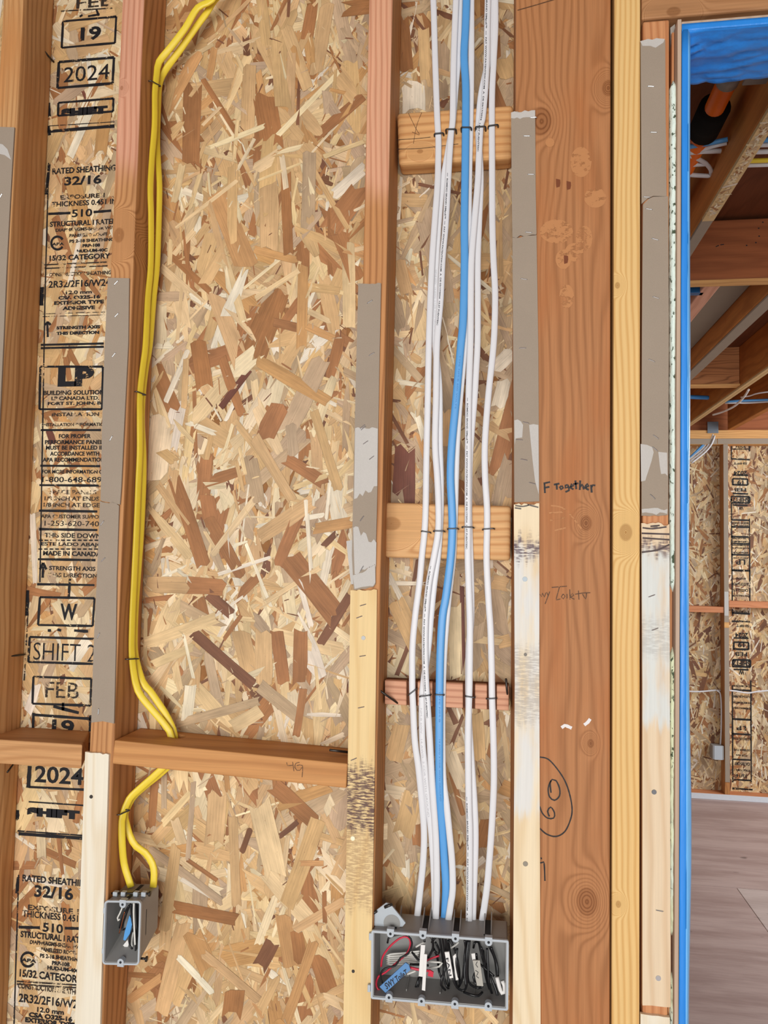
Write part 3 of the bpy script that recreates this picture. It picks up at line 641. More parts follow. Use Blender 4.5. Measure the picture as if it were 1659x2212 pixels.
sh3 = prism('packing_strip', jag(774,612,823,612,8,1.5) + [(820,760),(817,925),(815,1060),(812,1180),(811,1262)] + jag(806,1268,764,1274,5,2) + [(760,1200),(763,1060),(766,925),(770,760)], SH, .0031, M['paper'])
tag(sh3, 'grey chipboard strip with pale torn lower part on the stud left of the white cables', 'strip')
patch(jag(767,925,816,926,8,3) + [(815,1050)] + jag(814,1050,765,1078,8,7) , sh3)
patch(jag(763,1140,813,1172,9,9) + [(812,1225)] + jag(810,1218,766,1240,6,5), sh3)
patch([(748,1169),(762,1166),(764,1262),(758,1262)], sh3, -.0016, .0014)
patch([(762,1243)] + jag(770,1240,810,1220,6,4) + [(811,1258)] + jag(806,1266,766,1272,5,2), sh3)
for a in ((799,652,30),(803,765,30),(783,922,40),(785,925,40),(790,956,35),(803,989,38),(782,1120,55),(782,1228,60)): staple(*a, sh3)
sh4 = prism('packing_strip', jag(1104,244,1156,240,8,3) + [(1157,400),(1159,504)] + jag(1158,507,1107,512,6,3) + [(1105,380)], SH, .0031, M['paper'])
tag(sh4, 'upper grey chipboard strip with whitish torn top on the wide post', 'strip')
patch(jag(1104,243,1156,238,7,2) + jag(1156,255,1104,255,8,2), sh4)
for a in ((1152,254,0),(1138,294,-4),(1147,377,-4),(1142,502,-8)): staple(*a, sh4)
sh4b = prism('packing_strip', jag(1107,513,1159,508,6,2) + [(1163,760),(1164,950),(1165,1083),(1111,1085),(1110,900),(1108,700)], SH, .0031, M['paper'])
tag(sh4b, 'lower grey chipboard strip on the wide post above the pale veneer', 'strip')
patch([(1111,908),(1118,906),(1125,910),(1130,918),(1128,945),(1114,947),(1112,961)], sh4b); patch([(1143,918),(1152,916),(1163,918),(1164,1068),(1156,1040),(1151,1000),(1146,950)], sh4b)
for a in ((1132,603,-12),(1129,752,0),(1136,913,-15),(1122,950,-5),(1132,993,-10),(1150,1044,-15)): staple(*a, sh4b)
sh5 = prism('packing_strip', jag(1384,90,1437,86,7,2) + [(1438,250),(1440,424),(1412,423),(1400,428),(1386,440),(1385,250)], SH, .0031, M['paper'])
tag(sh5, 'upper grey chipboard strip with torn white top beside the door opening', 'strip')
patch([(1383,89)] + jag(1400,84,1436,84,4,2) + [(1433,92),(1424,98),(1416,103),(1405,99),(1388,99)], sh5)
for a in ((1406,187,-8),(1412,286,-5)): staple(*a, sh5)
sh5b = prism('packing_strip', [(1389,442),(1402,429),(1412,425),(1443,424),(1445,700),(1444,950),(1443,1112)] + jag(1440,1113,1386,1114,6,1.5) + [(1386,960),(1387,700)], SH, .0031, M['paper'])
tag(sh5b, 'lower grey chipboard strip with torn pale flaps beside the door opening', 'strip')
patch([(1384,959),(1398,961),(1409,966),(1412,977),(1408,994),(1403,1010),(1397,1028),(1394,1038),(1385,1040)], sh5b); patch([(1422,976),(1441,978),(1442,1028),(1437,1023),(1428,1024),(1425,1005)], sh5b)
patch(jag(1386,1100,1442,1099,8,3) + jag(1441,1110,1387,1108,7,3), sh5b)
for a in ((1397,426,-6),(1402,452,-12),(1415,517,-18),(1417,643,-20),(1408,779,-25),(1417,944,-38),(1415,970,-42),(1410,1073,-45)): staple(*a, sh5b)
PL = -.0052
pl2 = prism('veneer_strip', jag(184,1624,235,1630,8,1.5) + [(230,1800),(222,2010),(214,2290),(158,2290),(170,2010),(178,1800)], PL, .0052, W['ply_a'])
tag(pl2, 'pale plywood furring strip under the left fire block', 'strip')
nailhead(197,1721,.0032,M['nail'],pl2,PL)
pl3 = prism('veneer_strip', jag(757,1275,814,1274,9,1.8) + [(812,1470),(807,1800),(799,2290),(740,2290),(749,1800),(754,1470)], PL, .0052, W['ply_b'])
tag(pl3, 'honey plywood furring strip with dark stained band right of the fire block', 'strip')
for a in ((784,1307,18),(776,1333,22),(783,1417,12),(780,1528,14),(764,1640,25)): staple(*a, pl3, PL)
nailhead(785,1378,.0036,plain('grey_head', lin(176,178,176), .4, .5),pl3,PL); nailhead(762,1811,.0038,plain('bright_nail', lin(246,238,205),.4,.4),pl3,PL); nailhead(763,2098,.0026,M['nail'],pl3,PL)
pl4 = prism('veneer_strip', jag(1110,1090,1165,1087,10,3) + [(1165,1480),(1168,2290),(1107,2290),(1112,1480)], PL, .0052, W['ply_c'])
tag(pl4, 'weathered whitish plywood furring strip with purple stained top on the wide post', 'strip')
ribbon('splinter', [[(1113,1092),(1130,1094),(1142,1091)], [(1112,1097),(1126,1099)], [(1140,1090),(1163,1096)]], PL-.0003, .0022, plain('grey_splinter', lin(110,104,98),.8), pl4)
nailhead(1134,1251,.0040,plain('galvanised_head', lin(168,182,190), .4, .5),pl4,PL); nailhead(1135,1414,.0026,M['nail'],pl4,PL); nailhead(1135,1866,.0040,plain('dull_nail', lin(140,132,118),.5,.4,.3),pl4,PL)
pl5 = prism('veneer_strip', jag(1386,1130,1446,1132,10,4) + [(1447,1480),(1449,2172)] + jag(1448,2176,1388,2172,6,1.5) + [(1388,1480)], PL, .0052, W['ply_d'])
tag(pl5, 'weathered grey plywood furring strip beside the foam bead', 'strip')
ribbon('splinter', [[(1388,1140),(1410,1142),(1440,1138)], [(1405,1137),(1425,1135)], [(1386,1152),(1446,1154)], [(1386,1193),(1420,1188),(1446,1176)], [(1388,1162),(1446,1166)]], PL-.0003, .0024, plain('dark_splinter', lin(88,76,74),.8), pl5)
staple(1413,1140,12,pl5,PL-.001)
for a in ((1408,1287,22),(1415,1359,22),(1425,1967,-5)): staple(*a, pl5, PL)
nailhead(1413,1711,.0038,M['dark_steel'],pl5,PL); nailhead(1422,2113,.0042,M['steel'],pl5,PL)
pl6 = prism('veneer_strip', jag(1384,2190,1447,2198,5,1) + [(1447,2290),(1384,2290)], PL, .0052, W['ply_a'])
tag(pl6, 'short pale plywood strip end at the very bottom beside the doorway', 'strip')

# loose framing nails
def nail_thing(a, b, label, r=.0017):
    o = tube('framing_nail', [a, b], r, M['nail'], None, 8, .01, False)
    tag(o, label, 'nail')
nail_thing(P(82,95,.055), P(116,134,.088), 'dark nail sticking out of the leftmost stud near the 2024 stamp')
nail_thing(P(16,1418,.045), P(52,1414,.085), 'nail poking from the leftmost stud beside the shift stamp')
nail_thing(P(712,1620,.035), P(753,1625,.05), 'dark nail lying bent on top of the orange fire block', .002)
nail_thing(P(821,1492,BF-.022), P(862,1521,BF+.003), 'slanted nail driven through the left end of the pink nailer')
nail_thing(P(1093,1466,BF-.006), P(1097,1512,BF+.004), 'upright nail at the right end of the pink nailer')
nail_thing(P(16,1668,.03), P(28,1652,.05), 'dark nail tip under the left fire block', .0016)
# ------------------------------------------------------------------ cables
def ip(tab, y):
    """piecewise linear table [(y, value)]"""
    if y <= tab[0][0]: return tab[0][1]
    for (a, va), (b, vb) in zip(tab, tab[1:]):
        if y <= b: return va + (vb-va)*(y-a)/(b-a)
    return tab[-1][1]
CAB = {}
def cable(pts, depth, hw, ht, mat, label, group=None, ang=((0,0),), name='cable'):
    """pts: photo pixels of the centre line; depth / ang: tables by pixel row"""
    if pts[0][1] == -60:      # on up to the ceiling
        (xa_, ya_), (xb_, yb_) = pts[0], pts[1]; pts = [(xa_ + (xa_-xb_)*1.2, -330)] + pts
    w = [P(x, y, ip(depth, y)) for x, y in pts]
    path = crom(w, .008)
    # recover pixel row for every sample, monotone enough for the tables
    rows_ = []
    for p in path:
        q = p - CAMLOC; d = Vector((q.dot(Vector((_xa.x,_ya.x,_up.x))), q.dot(Vector((_xa.y,_ya.y,_up.y))), q.dot(Vector((_xa.z,_ya.z,_up.z)))))
        rows_.append(CY + FPX*d.y/d.z)
    nr = [Vector((math.sin(math.radians(ip(ang, r))), -math.cos(math.radians(ip(ang, r))), 0)) for r in rows_]
    rings, fr = sweep_rings(path, hw, ht, nr)
    vs, fs = skin_rings(rings)
    o = mk(name, vs, fs, mat, None, True)
    tag(o, label, 'cable', group)
    CAB[o.name] = (fr, rows_, hw, ht)
    return o
def cable_text(o, body, y0, y1, off, h, mat='cable_ink', bold=.03):
    """lettering reading down the cable from pixel row y0 to y1, centred off (m) across"""
    fr, rr, hw, ht = CAB[o.name]
    i0 = min(range(len(rr)), key=lambda i: abs(rr[i]-y0)); i1 = min(range(len(rr)), key=lambda i: abs(rr[i]-y1))
    s = [0.0]
    for i in range(i0+1, i1+1): s.append(s[-1] + (fr[i][0]-fr[i-1][0]).length)
    vs, fs, _ = glyphs(body, bold); out = []
    for u, v in vs:
        d = u*s[-1]; k = 0
        while k < len(s)-2 and s[k+1] < d: k += 1
        t = (d - s[k])/max(1e-9, s[k+1]-s[k])
        A, B = fr[i0+k], fr[i0+k+1]
        p = A[0].lerp(B[0], t); n = A[2].lerp(B[2], t).normalized(); b = A[3].lerp(B[3], t).normalized()
        if b.x < 0: b = -b
        x = off + (v-.5)*h                       # letter tops point to the right
        e = max(0.0, 1 - (abs(x)/hw)**(2/.7))**(.8/2)
        out.append(p + b*x + n*(ht*e + .00012))
    mk('printed_text', out, fs, M[mat], o)
HW, HT = .0051, .0026
FR, BK = .0430, .0484
c1 = cable([(930,-60),(936,0),(940,130),(944.5,255),(947,300),(946.5,350),(945,400),(939,480),(933.5,560),(929.5,650),(926.4,740),(924,860),(921,1000),(919.5,1095),(917,1148),(911.5,1200),(906,1260),(897,1330),(891,1400),(890.5,1480),(892,1520),(896,1600),(904,1660),(912,1740),(916,1800),(914,1860),(908,1920),(900,1992)],
    [(300,BK),(420,FR),(760,FR),(900,BK)], HW, HT, M['white_jacket'], 'leftmost white cable of the bundle, running alone from top to the wide box')
c2b = cable([(995,-60),(993,0),(990,120),(985,180),(978,262),(969,320),(959,380),(951,440),(942.5,560),(939,650),(940,740),(947,810),(949.5,860),(950,960),(952,1030),(952,1095),(950,1145),(946,1200),(938,1260),(931,1330),(925,1400),(914,1480),(911.5,1520),(912.5,1600),(918,1660),(925,1740),(932,1800),(938,1900),(940,1990)],
    [(0,BK)], HW, HT, M['white_jacket'], 'white cable with faint print, tucked behind the second printed cable from the left')
c2 = cable([(988,-60),(985,0),(980,130),(978,258),(975,280),(970.5,345),(963,480),(956,560),(951.5,650),(944,740),(942,860),(940,960),(944.5,1030),(947.3,1095),(946.5,1148),(938,1200),(926.5,1260),(919.7,1330),(918,1400),(920.5,1480),(923.5,1520),(928.5,1600),(934,1700),(941,1800),(943,1860),(943.5,1920),(941,1992)],
    [(0,FR)], HW, HT, M['white_jacket'], 'second white cable from the left, black print along its upper and lower lengths')
c3 = cable([(1019,-60),(1018,0),(1018,130),(1016,260),(1013,400),(1012.5,500),(1011.5,580),(1009,680),(1001,780),(992,880),(987,960),(984.5,1030),(983,1095),(981,1150),(978,1210),(968,1300),(960,1400),(956,1500),(955.5,1600),(957.5,1680),(964.8,1740),(971,1800),(976.5,1860),(978,1920),(974,1950),(968,1992)],
    [(1560,BK),(1800,.0425)], HW, HT, M['white_jacket'], 'white cable hidden behind the blue cable, showing as a sliver at its right')
cb = cable([(1008,-60),(1007.6,0),(1005.5,60),(1002.5,120),(1006,185),(1006,258),(1005,360),(1003,480),(1003.5,560),(1002,640),(999.8,700),(995,750),(985.5,860),(976,960),(973,1030),(976,1095),(977,1142),(973.5,1205),(963,1290),(956,1330),(951.5,1400),(949.6,1480),(949,1540),(949,1680),(952,1740),(956,1800),(960,1860),(963.5,1920),(960,1992)],
    [(0,.0424),(1700,.0424),(1840,.0488)], .0061, .0030, M['blue_jacket'], 'blue cable in the middle of the white bundle')
c4b = cable([(1062,-60),(1061,0),(1060,50),(1054,130),(1040,200),(1034.5,255),(1034,300),(1037,350),(1038,400),(1034.8,480),(1032,560),(1032,650),(1031.5,740),(1028.5,800),(1025,860),(1019,930),(1014.5,1000),(1013,1095),(1014,1145),(1017,1240),(1018,1330),(1013,1400),(1012,1480),(1013,1560),(1016,1610),(1021,1680),(1025,1740),(1027,1800),(1026,1860),(1023.5,1920),(1021,1992)],
    [(0,BK)], HW, HT, M['white_jacket'], 'white cable behind the printed cable right of the blue one')
c4 = cable([(1054,-60),(1053.8,0),(1052.5,60),(1051.5,130),(1047.5,200),(1042,258),(1038,272),(1034.5,340),(1032.5,390),(1024.8,480),(1018.5,560),(1017,650),(1016.3,740),(1012.3,860),(1011,1000),(1010.7,1095),(1010.6,1140),(1010.5,1200),(1013,1280),(1015,1340),(1015,1400),(1014,1480),(1012.5,1530),(1011,1600),(1012.7,1740),(1014.5,1800),(1014,1920),(1013,1992)],
    [(0,FR)], HW, HT, M['white_jacket'], 'printed white cable just right of the blue cable')
c5 = cable([(1071,-60),(1070,0),(1070,60),(1066.5,130),(1063,200),(1062.5,270),(1063,360),(1063.6,480),(1066,560),(1069.6,630),(1068.6,700),(1065,760),(1054.5,860),(1047.5,960),(1048,1030),(1052,1095),(1052.2,1142),(1051.2,1210),(1055.6,1300),(1059.7,1360),(1062,1440),(1063,1510),(1066,1600),(1067,1680),(1065,1740),(1061.5,1800),(1057,1860),(1051.6,1920),(1041,1992)],
    [(0,BK)], HW, HT, M['white_jacket'], 'rightmost white cable of the bundle, nearest the wide post')
PR = '•••  ROMEX® BRAND SIMpull™  •••  PAT WWW.PATENTSW.COM  A  DE 03/17/2024  13:37 FUENTESC'
cable_text(c2, PR, 378, 706, -.0016, .0030); cable_text(c2, PR, 1222, 1556, -.0018, .0030)
cable_text(c4, PR, 856, 1192, -.0019, .0030); cable_text(c4, 'BRAND SIMpull™  •••  PAT WWW.PATENTSW.COM  A  DE 03/17/2024  13:37 FUENTESC', 2, 330, -.0020, .0030)
cable_text(c4, '•••  ROMEX® BRAND SIMpull™  •••  PAT WWW.PATENTSW.COM  A  DE', 1724, 1990, -.0030, .0026)
cable_text(c2b, 'NM-B 600V   14 AWG  2 CDR WITH GROUND', 590, 720, .0008, .0026, 'cable_ink_faint', 0); cable_text(c2b, 'NM-B 600V   14 AWG  2 CDR WITH GROUND', 1530, 1760, -.0010, .0028, 'cable_ink_faint', 0)
cable_text(cb, 'TYPE NM-B 600 VOLTS', 770, 880, .0006, .0022, 'blue_ink', 0); cable_text(cb, 'TYPE NM-B', 1490, 1560, .0006, .0024, 'blue_ink', 0); cable_text(cb, '14 AWG 3 CDR WITH GROUND', 1600, 1730, .0008, .0022, 'blue_ink', 0)

YW, YT = .0056, .0027
y1c = cable([(640,-210),(530,-100),(480,-40),(458,0),(427,17),(400,61),(369,102),(343.5,134),(338.5,160),(336.5,180),(334.5,203),(334,271),(328.5,339),(325,407),(326.5,475),(325.5,576),(319.5,644),(314.5,745),(309,790),(302.5,851),(302,909),(302,976),(299,1044),(295,1145),(291,1229),(288.5,1280),(285.5,1347),(285,1415),(293,1475),(305,1504),(332,1537),(358,1568),(370,1592),(366,1640),(338,1671),(303,1702),(279,1726),(266.5,1757),(263,1774),(264,1824),(268,1865),(276,1893),(283,1916)],
    [(0,.040),(130,.044),(200,.043),(340,.043),(407,.041),(500,.048),(600,.055),(700,.049),(800,.041),(900,.036),(976,.039),(1050,.041),(1229,.040),(1350,.039),(1415,.042),(1560,.053),(1640,.053),(1700,.046),(1760,.034),(1824,.032),(1865,.036),(1910,.036)], YW, YT, M['yellow_jacket'], 'front yellow cable kinked at top, left loop into the small box', None, [(0,10),(100,30),(180,62),(1400,62),(1500,30),(1640,10),(1760,40),(1900,15)])
y2c = cable([(655,-200),(540,-88),(490,-25),(464,0),(447,27),(424,58),(386,112),(357,152),(344.5,182),(341,237),(339.5,305),(342,356),(344.5,407),(342.5,492),(339,576),(332,644),(323.5,745),(315.6,790),(308.5,851),(306,909),(309.5,976),(309.5,1044),(305,1145),(299,1229),(294,1297),(291,1364),(292.5,1415),(308,1472),(324,1492),(348,1527),(364,1554),(377,1589),(374,1640),(350,1668),(312,1699),(286,1724),(270,1757),(270,1768),(280,1804),(294,1828),(314,1842),(329,1865),(333,1888),(331,1916)],
    [(0,.055),(180,.060),(407,.062),(600,.070),(700,.066),(800,.053),(909,.0475),(1050,.054),(1229,.052),(1350,.051),(1415,.055),(1560,.063),(1640,.064),(1700,.058),(1760,.0455),(1804,.046),(1910,.042)], YW, YT, M['yellow_jacket'], 'rear yellow cable, right loop into the small grey box', None, [(0,10),(100,30),(180,62),(1400,62),(1500,30),(1640,10),(1760,40),(1840,10),(1900,10)])

def cable_staple(a, b, Yf, Yb, mat, label, grp, r=.0011):
    A, B = P(*a, Yf), P(*b, Yf); dz = Vector((0,0,-.0012))
    pts = [A + Vector((0,Yb-Yf,0)) + dz, A + Vector((.0002,.001,-.0003)), A.lerp(B,.1), A.lerp(B,.5), A.lerp(B,.9), B + Vector((-.0002,.001,-.0003)), B + Vector((0,Yb-Yf,0)) + dz]
    o = tube('cable_staple', pts, r, mat, None, 8, .0016)
    tag(o, label, 'staple', grp)
nm = ['leftmost white cable', 'second printed white cable', 'blue cable', 'printed white cable right of the blue', 'rightmost white cable']
for (a, b), k in zip([((938,289),(958,287)),((963,279),(985,279)),((996,275),(1018,275)),((1027,274),(1049,273)),((1055,272),(1076,269))], range(5)):
    cable_staple(a, b, [.0446,.0392,.0386,.0392,.0446][k], BF, M['black_staple'], 'black staple holding the %s on the upper block' % nm[k], 'black staples on the upper block', .0013)
for (a, b), k in zip([((910,1147),(930,1150)),((936,1146.5),(960,1147)),((966.5,1142),(990,1141.5)),((998,1138),(1023.5,1139)),((1042.5,1143),(1068,1141.5))], range(5)):
    cable_staple(a, b, [.0446,.0392,.0386,.0392,.0446][k], BF, M['dark_steel'], 'steel staple holding the %s on the middle block' % nm[k], 'steel staples on the middle block')
for (a, b), k in zip([((882,1501.5),(899.5,1488)),((906,1505),(930,1501.5)),((938.5,1500.5),(959,1501.5)),((1004.5,1504),(1026,1507)),((1050.5,1509.5),(1073,1508.7))], range(5)):
    cable_staple(a, b, [.0446,.0392,.0386,.0392,.0446][k], BF+.006, M['dark_steel'], 'steel staple holding the %s on the pink nailer' % nm[k], 'steel staples on the pink nailer')
for (a, b), k in zip([((327,175),(347,186)),((296,846),(315,853)),((276,1424),(299,1423)),((257,1760),(280,1750))], range(4)):
    A, B = P(*a, (.030,.026,.030,.022)[k]), P(*b, (.050,.040,.043,.034)[k]); L = Vector((-.007,0,0))
    o = tube('cable_staple', [A + L, A, A.lerp(B,.5), B, B + L], .0011, M['dark_steel'], None, 8, .002)
    tag(o, ['topmost', 'second', 'third', 'lowest'][k] + ' staple pinning the yellow cables to the stud', 'staple', 'staples on the yellow cables')

# ------------------------------------------------------------------ electrical boxes
def rr(Wd, H, r, n=4):
    out = []
    for (cx_, cz_, a0) in ((Wd-r, r, -90), (Wd-r, H-r, 0), (r, H-r, 90), (r, r, 180)):
        for i in range(n+1):
            a = math.radians(a0 + 90*i/n); out.append((cx_ + r*math.cos(a), cz_ + r*math.sin(a)))
    return out
class GBox:
    def __init__(s, TL, TR, BR, BL, Y):
        s.tl, s.tr, s.br, s.bl = (P(*q, Y) for q in (TL, TR, BR, BL)); s.Y = Y
        s.w = (s.tr - s.tl).length; s.h = (s.tl - s.bl).length
    def at(s, x, z, y=0):      # x from left, z from bottom, y depth behind the front
        a, b = x/s.w, z/s.h
        p = s.bl*(1-a)*(1-b) + s.br*a*(1-b) + s.tr*a*b + s.tl*(1-a)*b
        return p + Vector((0, y, 0))
    def ringv(s, inset, r, y):
        return [s.at(x + inset, z + inset, y) for x, z in rr(s.w - 2*inset, s.h - 2*inset, max(.0008, r - inset))]
    def shell(s, name, depth, t, r, mat, parent, inset=.002, cut=0.0):
        rings = [s.ringv(inset, r, .0015), s.ringv(inset, r, depth), s.ringv(inset+t, r, depth - t), s.ringv(inset+t, r, .0015)]
        if cut:        # slanted lower back
            for k in (1, 2):
                zmin = min(v.z for v in rings[k]); 
                for v in rings[k]:
                    if v.z < zmin + s.h*.4: v.z += cut
        n = len(rings[0]); vs = [v for q in rings for v in q]; fs = []
        for i, j in ((0,1),(2,3),(3,0)):
            for k in range(n): fs.append([i*n+k, i*n+(k+1)%n, j*n+(k+1)%n, j*n+k])
        fs.append([n+k for k in range(n)]); fs.append([2*n+k for k in range(n)][::-1])
        return mk(name, vs, fs, mat, parent)
    def rim(s, name, wdt, dep, r, mat, parent):
        rings = [s.ringv(0, r, 0), s.ringv(0, r, dep), s.ringv(wdt, r, dep), s.ringv(wdt, r, 0)]
        n = len(rings[0]); vs = [v for q in rings for v in q]; fs = []
        for i, j in ((0,1),(1,2),(2,3),(3,0)):
            for k in range(n): fs.append([i*n+k, i*n+(k+1)%n, j*n+(k+1)%n, j*n+k])
        return mk(name, vs, fs, mat, parent)
def screw_tab(px, py, r, Y, down, mat, parent):
    c = P(px, py, Y); n = 12; poly = []
    sg = -1 if down else 1
    for i in range(n+1):
        a = math.pi*i/n; poly.append(c + Vector((r*math.cos(a), 0, sg*r*math.sin(a))))
    poly = [c + Vector((r,0,-sg*r*1.3))] + poly + [c + Vector((-r,0,-sg*r*1.3))]
    m = len(poly); vs = poly + [p + Vector((0,.008,0)) for p in poly]
    fs = [list(range(m)), list(range(2*m-1, m-1, -1))] + [[i, i+m, (i+1)%m+m, (i+1)%m] for i in range(m)]
    o = mk('screw_tab', vs, fs, mat, parent)
    bm = bmesh.new(); bmesh.ops.create_cone(bm, cap_ends=True, segments=12, radius1=r*.36, radius2=r*.36, depth=.0008, matrix=Matrix.Translation(c + Vector((0,-.0002,0))) @ Matrix.Rotation(math.radians(90), 4, 'X'))
    from_bm('screw_hole', bm, M['dark_hole'], o)
    return o
YB = -.012
def zb(x, y): return (780 + x/4.74, 1900 + y/4.74)
G = GBox(zb(105,520), zb(1512,625), zb(1506,1345), zb(98,1222), YB)
gang = empty('gang_box', G.at(G.w/2, 0)); tag(gang, 'wide grey four gang plastic electrical box full of wires', 'electrical box')
G.shell('shell', .062, .0028, .004, M['box_grey'], gang, .0015); G.rim('rim', .0030, .004, .003, M['rim_grey'], gang)
for x, y in ((300,556),(632,574),(966,606),(1306,643)): screw_tab(*zb(x,y), .0052, YB-.0004, True, M['rim_grey'], gang)
for x, y in ((285,1208),(618,1246),(960,1274),(1303,1296)): screw_tab(*zb(x,y), .0052, YB-.0004, False, M['rim_grey'], gang)
def gtop(fx, y): return G.at(G.w*fx, G.h - .0012, y)
for fx, wd in ((.155,.010),(.385,.010),(.615,.010),(.845,.010)):
    a, b = fx - wd/2/G.w*1.0, fx + wd/2/G.w
    q = [gtop(a,.012), gtop(b,.012), gtop(b,.060), gtop(a,.060)]
    mk('slot', [p + Vector((0,0,.0004)) for p in q], [[0,1,2,3]], M['dark_hole'], gang)
    for e in (a, b):
        p0, p1 = gtop(e,.014), gtop(e,.062)
        tri = [p0, p1, p1 + Vector((0,0,.012))]; t2 = [p + Vector((.0016,0,0)) for p in tri]
        mk('fin', tri + t2, [[0,1,2],[5,4,3],[0,3,4,1],[1,4,5,2],[2,5,3,0]], M['box_grey'], gang)
br = prism('mounting_bracket', [zb(*q) for q in ((122,345),(150,318),(255,240),(300,252),(455,445),(425,482),(300,490),(118,470))], .006, .003, M['rim_grey'], gang)
hc = P(*zb(315,448), .0057)
mk('bracket_hole', [hc + Vector((.0125*math.cos(a*.2618), 0, .0125*math.sin(a*.2618))) for a in range(24)], [list(range(24))], M['box_grey'], br)
tube('nail', [P(*zb(240,285),.003), P(*zb(318,252),.003)], .0022, M['nail'], br, 8, .01, False); tube('nail', [P(*zb(118,350),.003), P(*zb(160,322),.003)], .0022, M['nail'], br, 8, .01, False)
for x, y in ((94,590),(80,1120)):
    c = P(*zb(x,y), YB); box('side_lug', c.x-.0022, c.x+.0022, YB+.0005, YB+.006, c.z-.005, c.z+.005, M['rim_grey'], gang, .0006)
for fx in (.25,.5,.75):
    q = [G.at(G.w*fx, .003, .0585), G.at(G.w*fx+.0012, .003, .0585), G.at(G.w*fx+.0012, .003, .020), G.at(G.w*fx, .003, .020)]
    hexa('divider_rib', [v + Vector((0,0,.004)) for v in q] + q, M['box_grey'], gang, 0)

bw = [[(650,640),(645,600),(690,570),(725,600),(735,700),(690,800)], [(602,990),(590,1060),(560,1150),(535,1230)], [(622,990),(632,1080),(640,1180)], [(590,1000),(570,1080),(530,1160),(545,1235)],
 [(800,580),(820,700),(840,850),(850,1000),(880,1100),(902,1130)], [(830,580),(850,720),(862,900),(830,1000),(820,1080),(862,1130)], [(860,590),(890,760),(932,900),(950,1040),(1000,1120),(1060,1130),(1082,1050),(1080,800),(1100,620)],
 [(890,620),(920,800),(960,980),(980,1090),(1030,1160)], [(1080,600),(1060,800),(1040,1000),(1000,1100)], [(1112,620),(1092,850),(1104,1050),(1200,1110),(1244,1090)], [(1150,700),(1160,650),(1200,640),(1232,760),(1282,950),(1320,1110)],
 [(1230,690),(1270,850),(1330,1000),(1388,1150),(1392,1240),(1330,1245)], [(1310,680),(1370,820),(1392,1000)], [(1332,690),(1386,850),(1402,990)], [(1170,830),(1260,900),(1362,990)], [(1050,1150),(1130,1180),(1200,1190),(1242,1150)],
 [(700,790),(600,830),(520,740)], [(740,700),(780,800),(800,950),(832,1020)], [(500,868),(600,870),(692,880)], [(720,650),(762,590),(802,590)], [(900,600),(960,720),(1000,900),(1010,1060)], [(985,700),(975,850),(1000,1000)], [(1250,720),(1262,900),(1300,1080),(1370,1230)],
 [(760,640),(800,720),(790,760),(740,720)], [(1180,760),(1190,900),(1150,1000),(1180,1080)], [(1060,620),(1075,760),(1060,950),(1075,1090)], [(870,660),(880,900),(900,1060),(890,1110)], [(1290,700),(1300,900),(1310,1060),(1350,1200)]]
rw = random.Random(3)
for i, pl in enumerate(bw):
    yy = .004 + .034*rw.random()
    o = tube('black_wire', [P(*zb(x,y), yy + .004*math.sin(k*1.7+i)) for k, (x,y) in enumerate(pl)], .0017, M['black_wire'], None, 8, .004)
    mx = sum(q[0] for q in pl)/len(pl); w_ = 'beside the paired white tags' if mx < 770 else ('bunched around the fan tag' if mx < 1010 else 'hanging by the dull wide tag')
    tag(o, 'black insulated wire ' + w_ + ' in the wide box', 'wire', 'black wires ' + w_)
rl = [(205,890),(222,790),(300,680),(400,600),(470,588),(505,640),(480,740),(400,820),(330,880),(250,950),(180,990),(155,1060),(170,1120),(215,1148)]
tag(tube('red_wire', [P(*zb(*q), .006) for q in rl], .0014, M['red_wire'], None), 'red wire bent in a loop at the left of the wide box', 'wire')
bl_ = [(270,650),(280,600),(390,562),(480,575),(522,650),(480,760),(405,800),(350,880),(245,910),(203,960),(203,1020),(238,1100),(236,1195)]
tag(tube('black_wire', [P(*zb(*q), .003) for q in bl_], .0014, M['black_wire'], None), 'black wire following the red loop at the left of the wide box', 'wire')
tag(tube('red_wire', [P(*zb(*q), .005) for q in ((490,896),(560,915),(640,930),(700,934))], .0018, M['red_wire'], None), 'short straight red wire beside the white tags in the wide box', 'wire')
tag(tube('red_wire', [P(*zb(*q), .030) for q in ((600,880),(700,815),(800,780))], .0014, M['red_wire'], None), 'red wire end behind the white tags in the wide box', 'wire')
for i in range(5):
    y = 768 + i*21
    o = tube('white_wire', [P(*zb(*q), .028 + .001*i) for q in ((600-i*6, y-36), (430, y-16), (300, y-4), (262, y+10), (300, y+18), (440, y+10), (580, y-4))], .0013, M['white_wire'], None, 8, .004)
    tag(o, 'dull white wire coiled at the back left of the wide box', 'wire', 'white wires in the wide box')
for q in ([(690,840),(770,845),(832,852),(800,890),(700,905)], [(560,690),(630,650),(660,640)], [(470,970),(560,935)], [(920,700),(970,670),(1000,640)]):
    tag(tube('white_wire', [P(*zb(*p), .026) for p in q], .0014, M['white_wire'], None), 'dull white wire end among the black wires of the wide box', 'wire', 'white wire ends in the wide box')
def tagplate(name, quad, Y, mat, label, cat='tag', th=.0024):
    o = prism(name, [zb(*q) for q in quad], Y, th, mat); return tag(o, label, cat)
M['tag_white'] = plain('white_jacket_tag', lin(232,230,226), .45, .35, 0, .04)
tagplate('cable_tag', [(612,668),(656,672),(630,996),(590,990)], .000, M['tag_white'], 'longer left white jacket tag hanging with a twin in the wide box')
tagplate('cable_tag', [(645,764),(676,768),(656,1140),(622,1132)], -.003, M['tag_white'], 'right white jacket tag of the pair, hanging lower in the wide box')
fan = tagplate('cable_tag', [(855,745),(901,741),(944,1005),(906,1013)], -.003, M['tag_white'], 'white jacket tag lettered fan in the wide box')
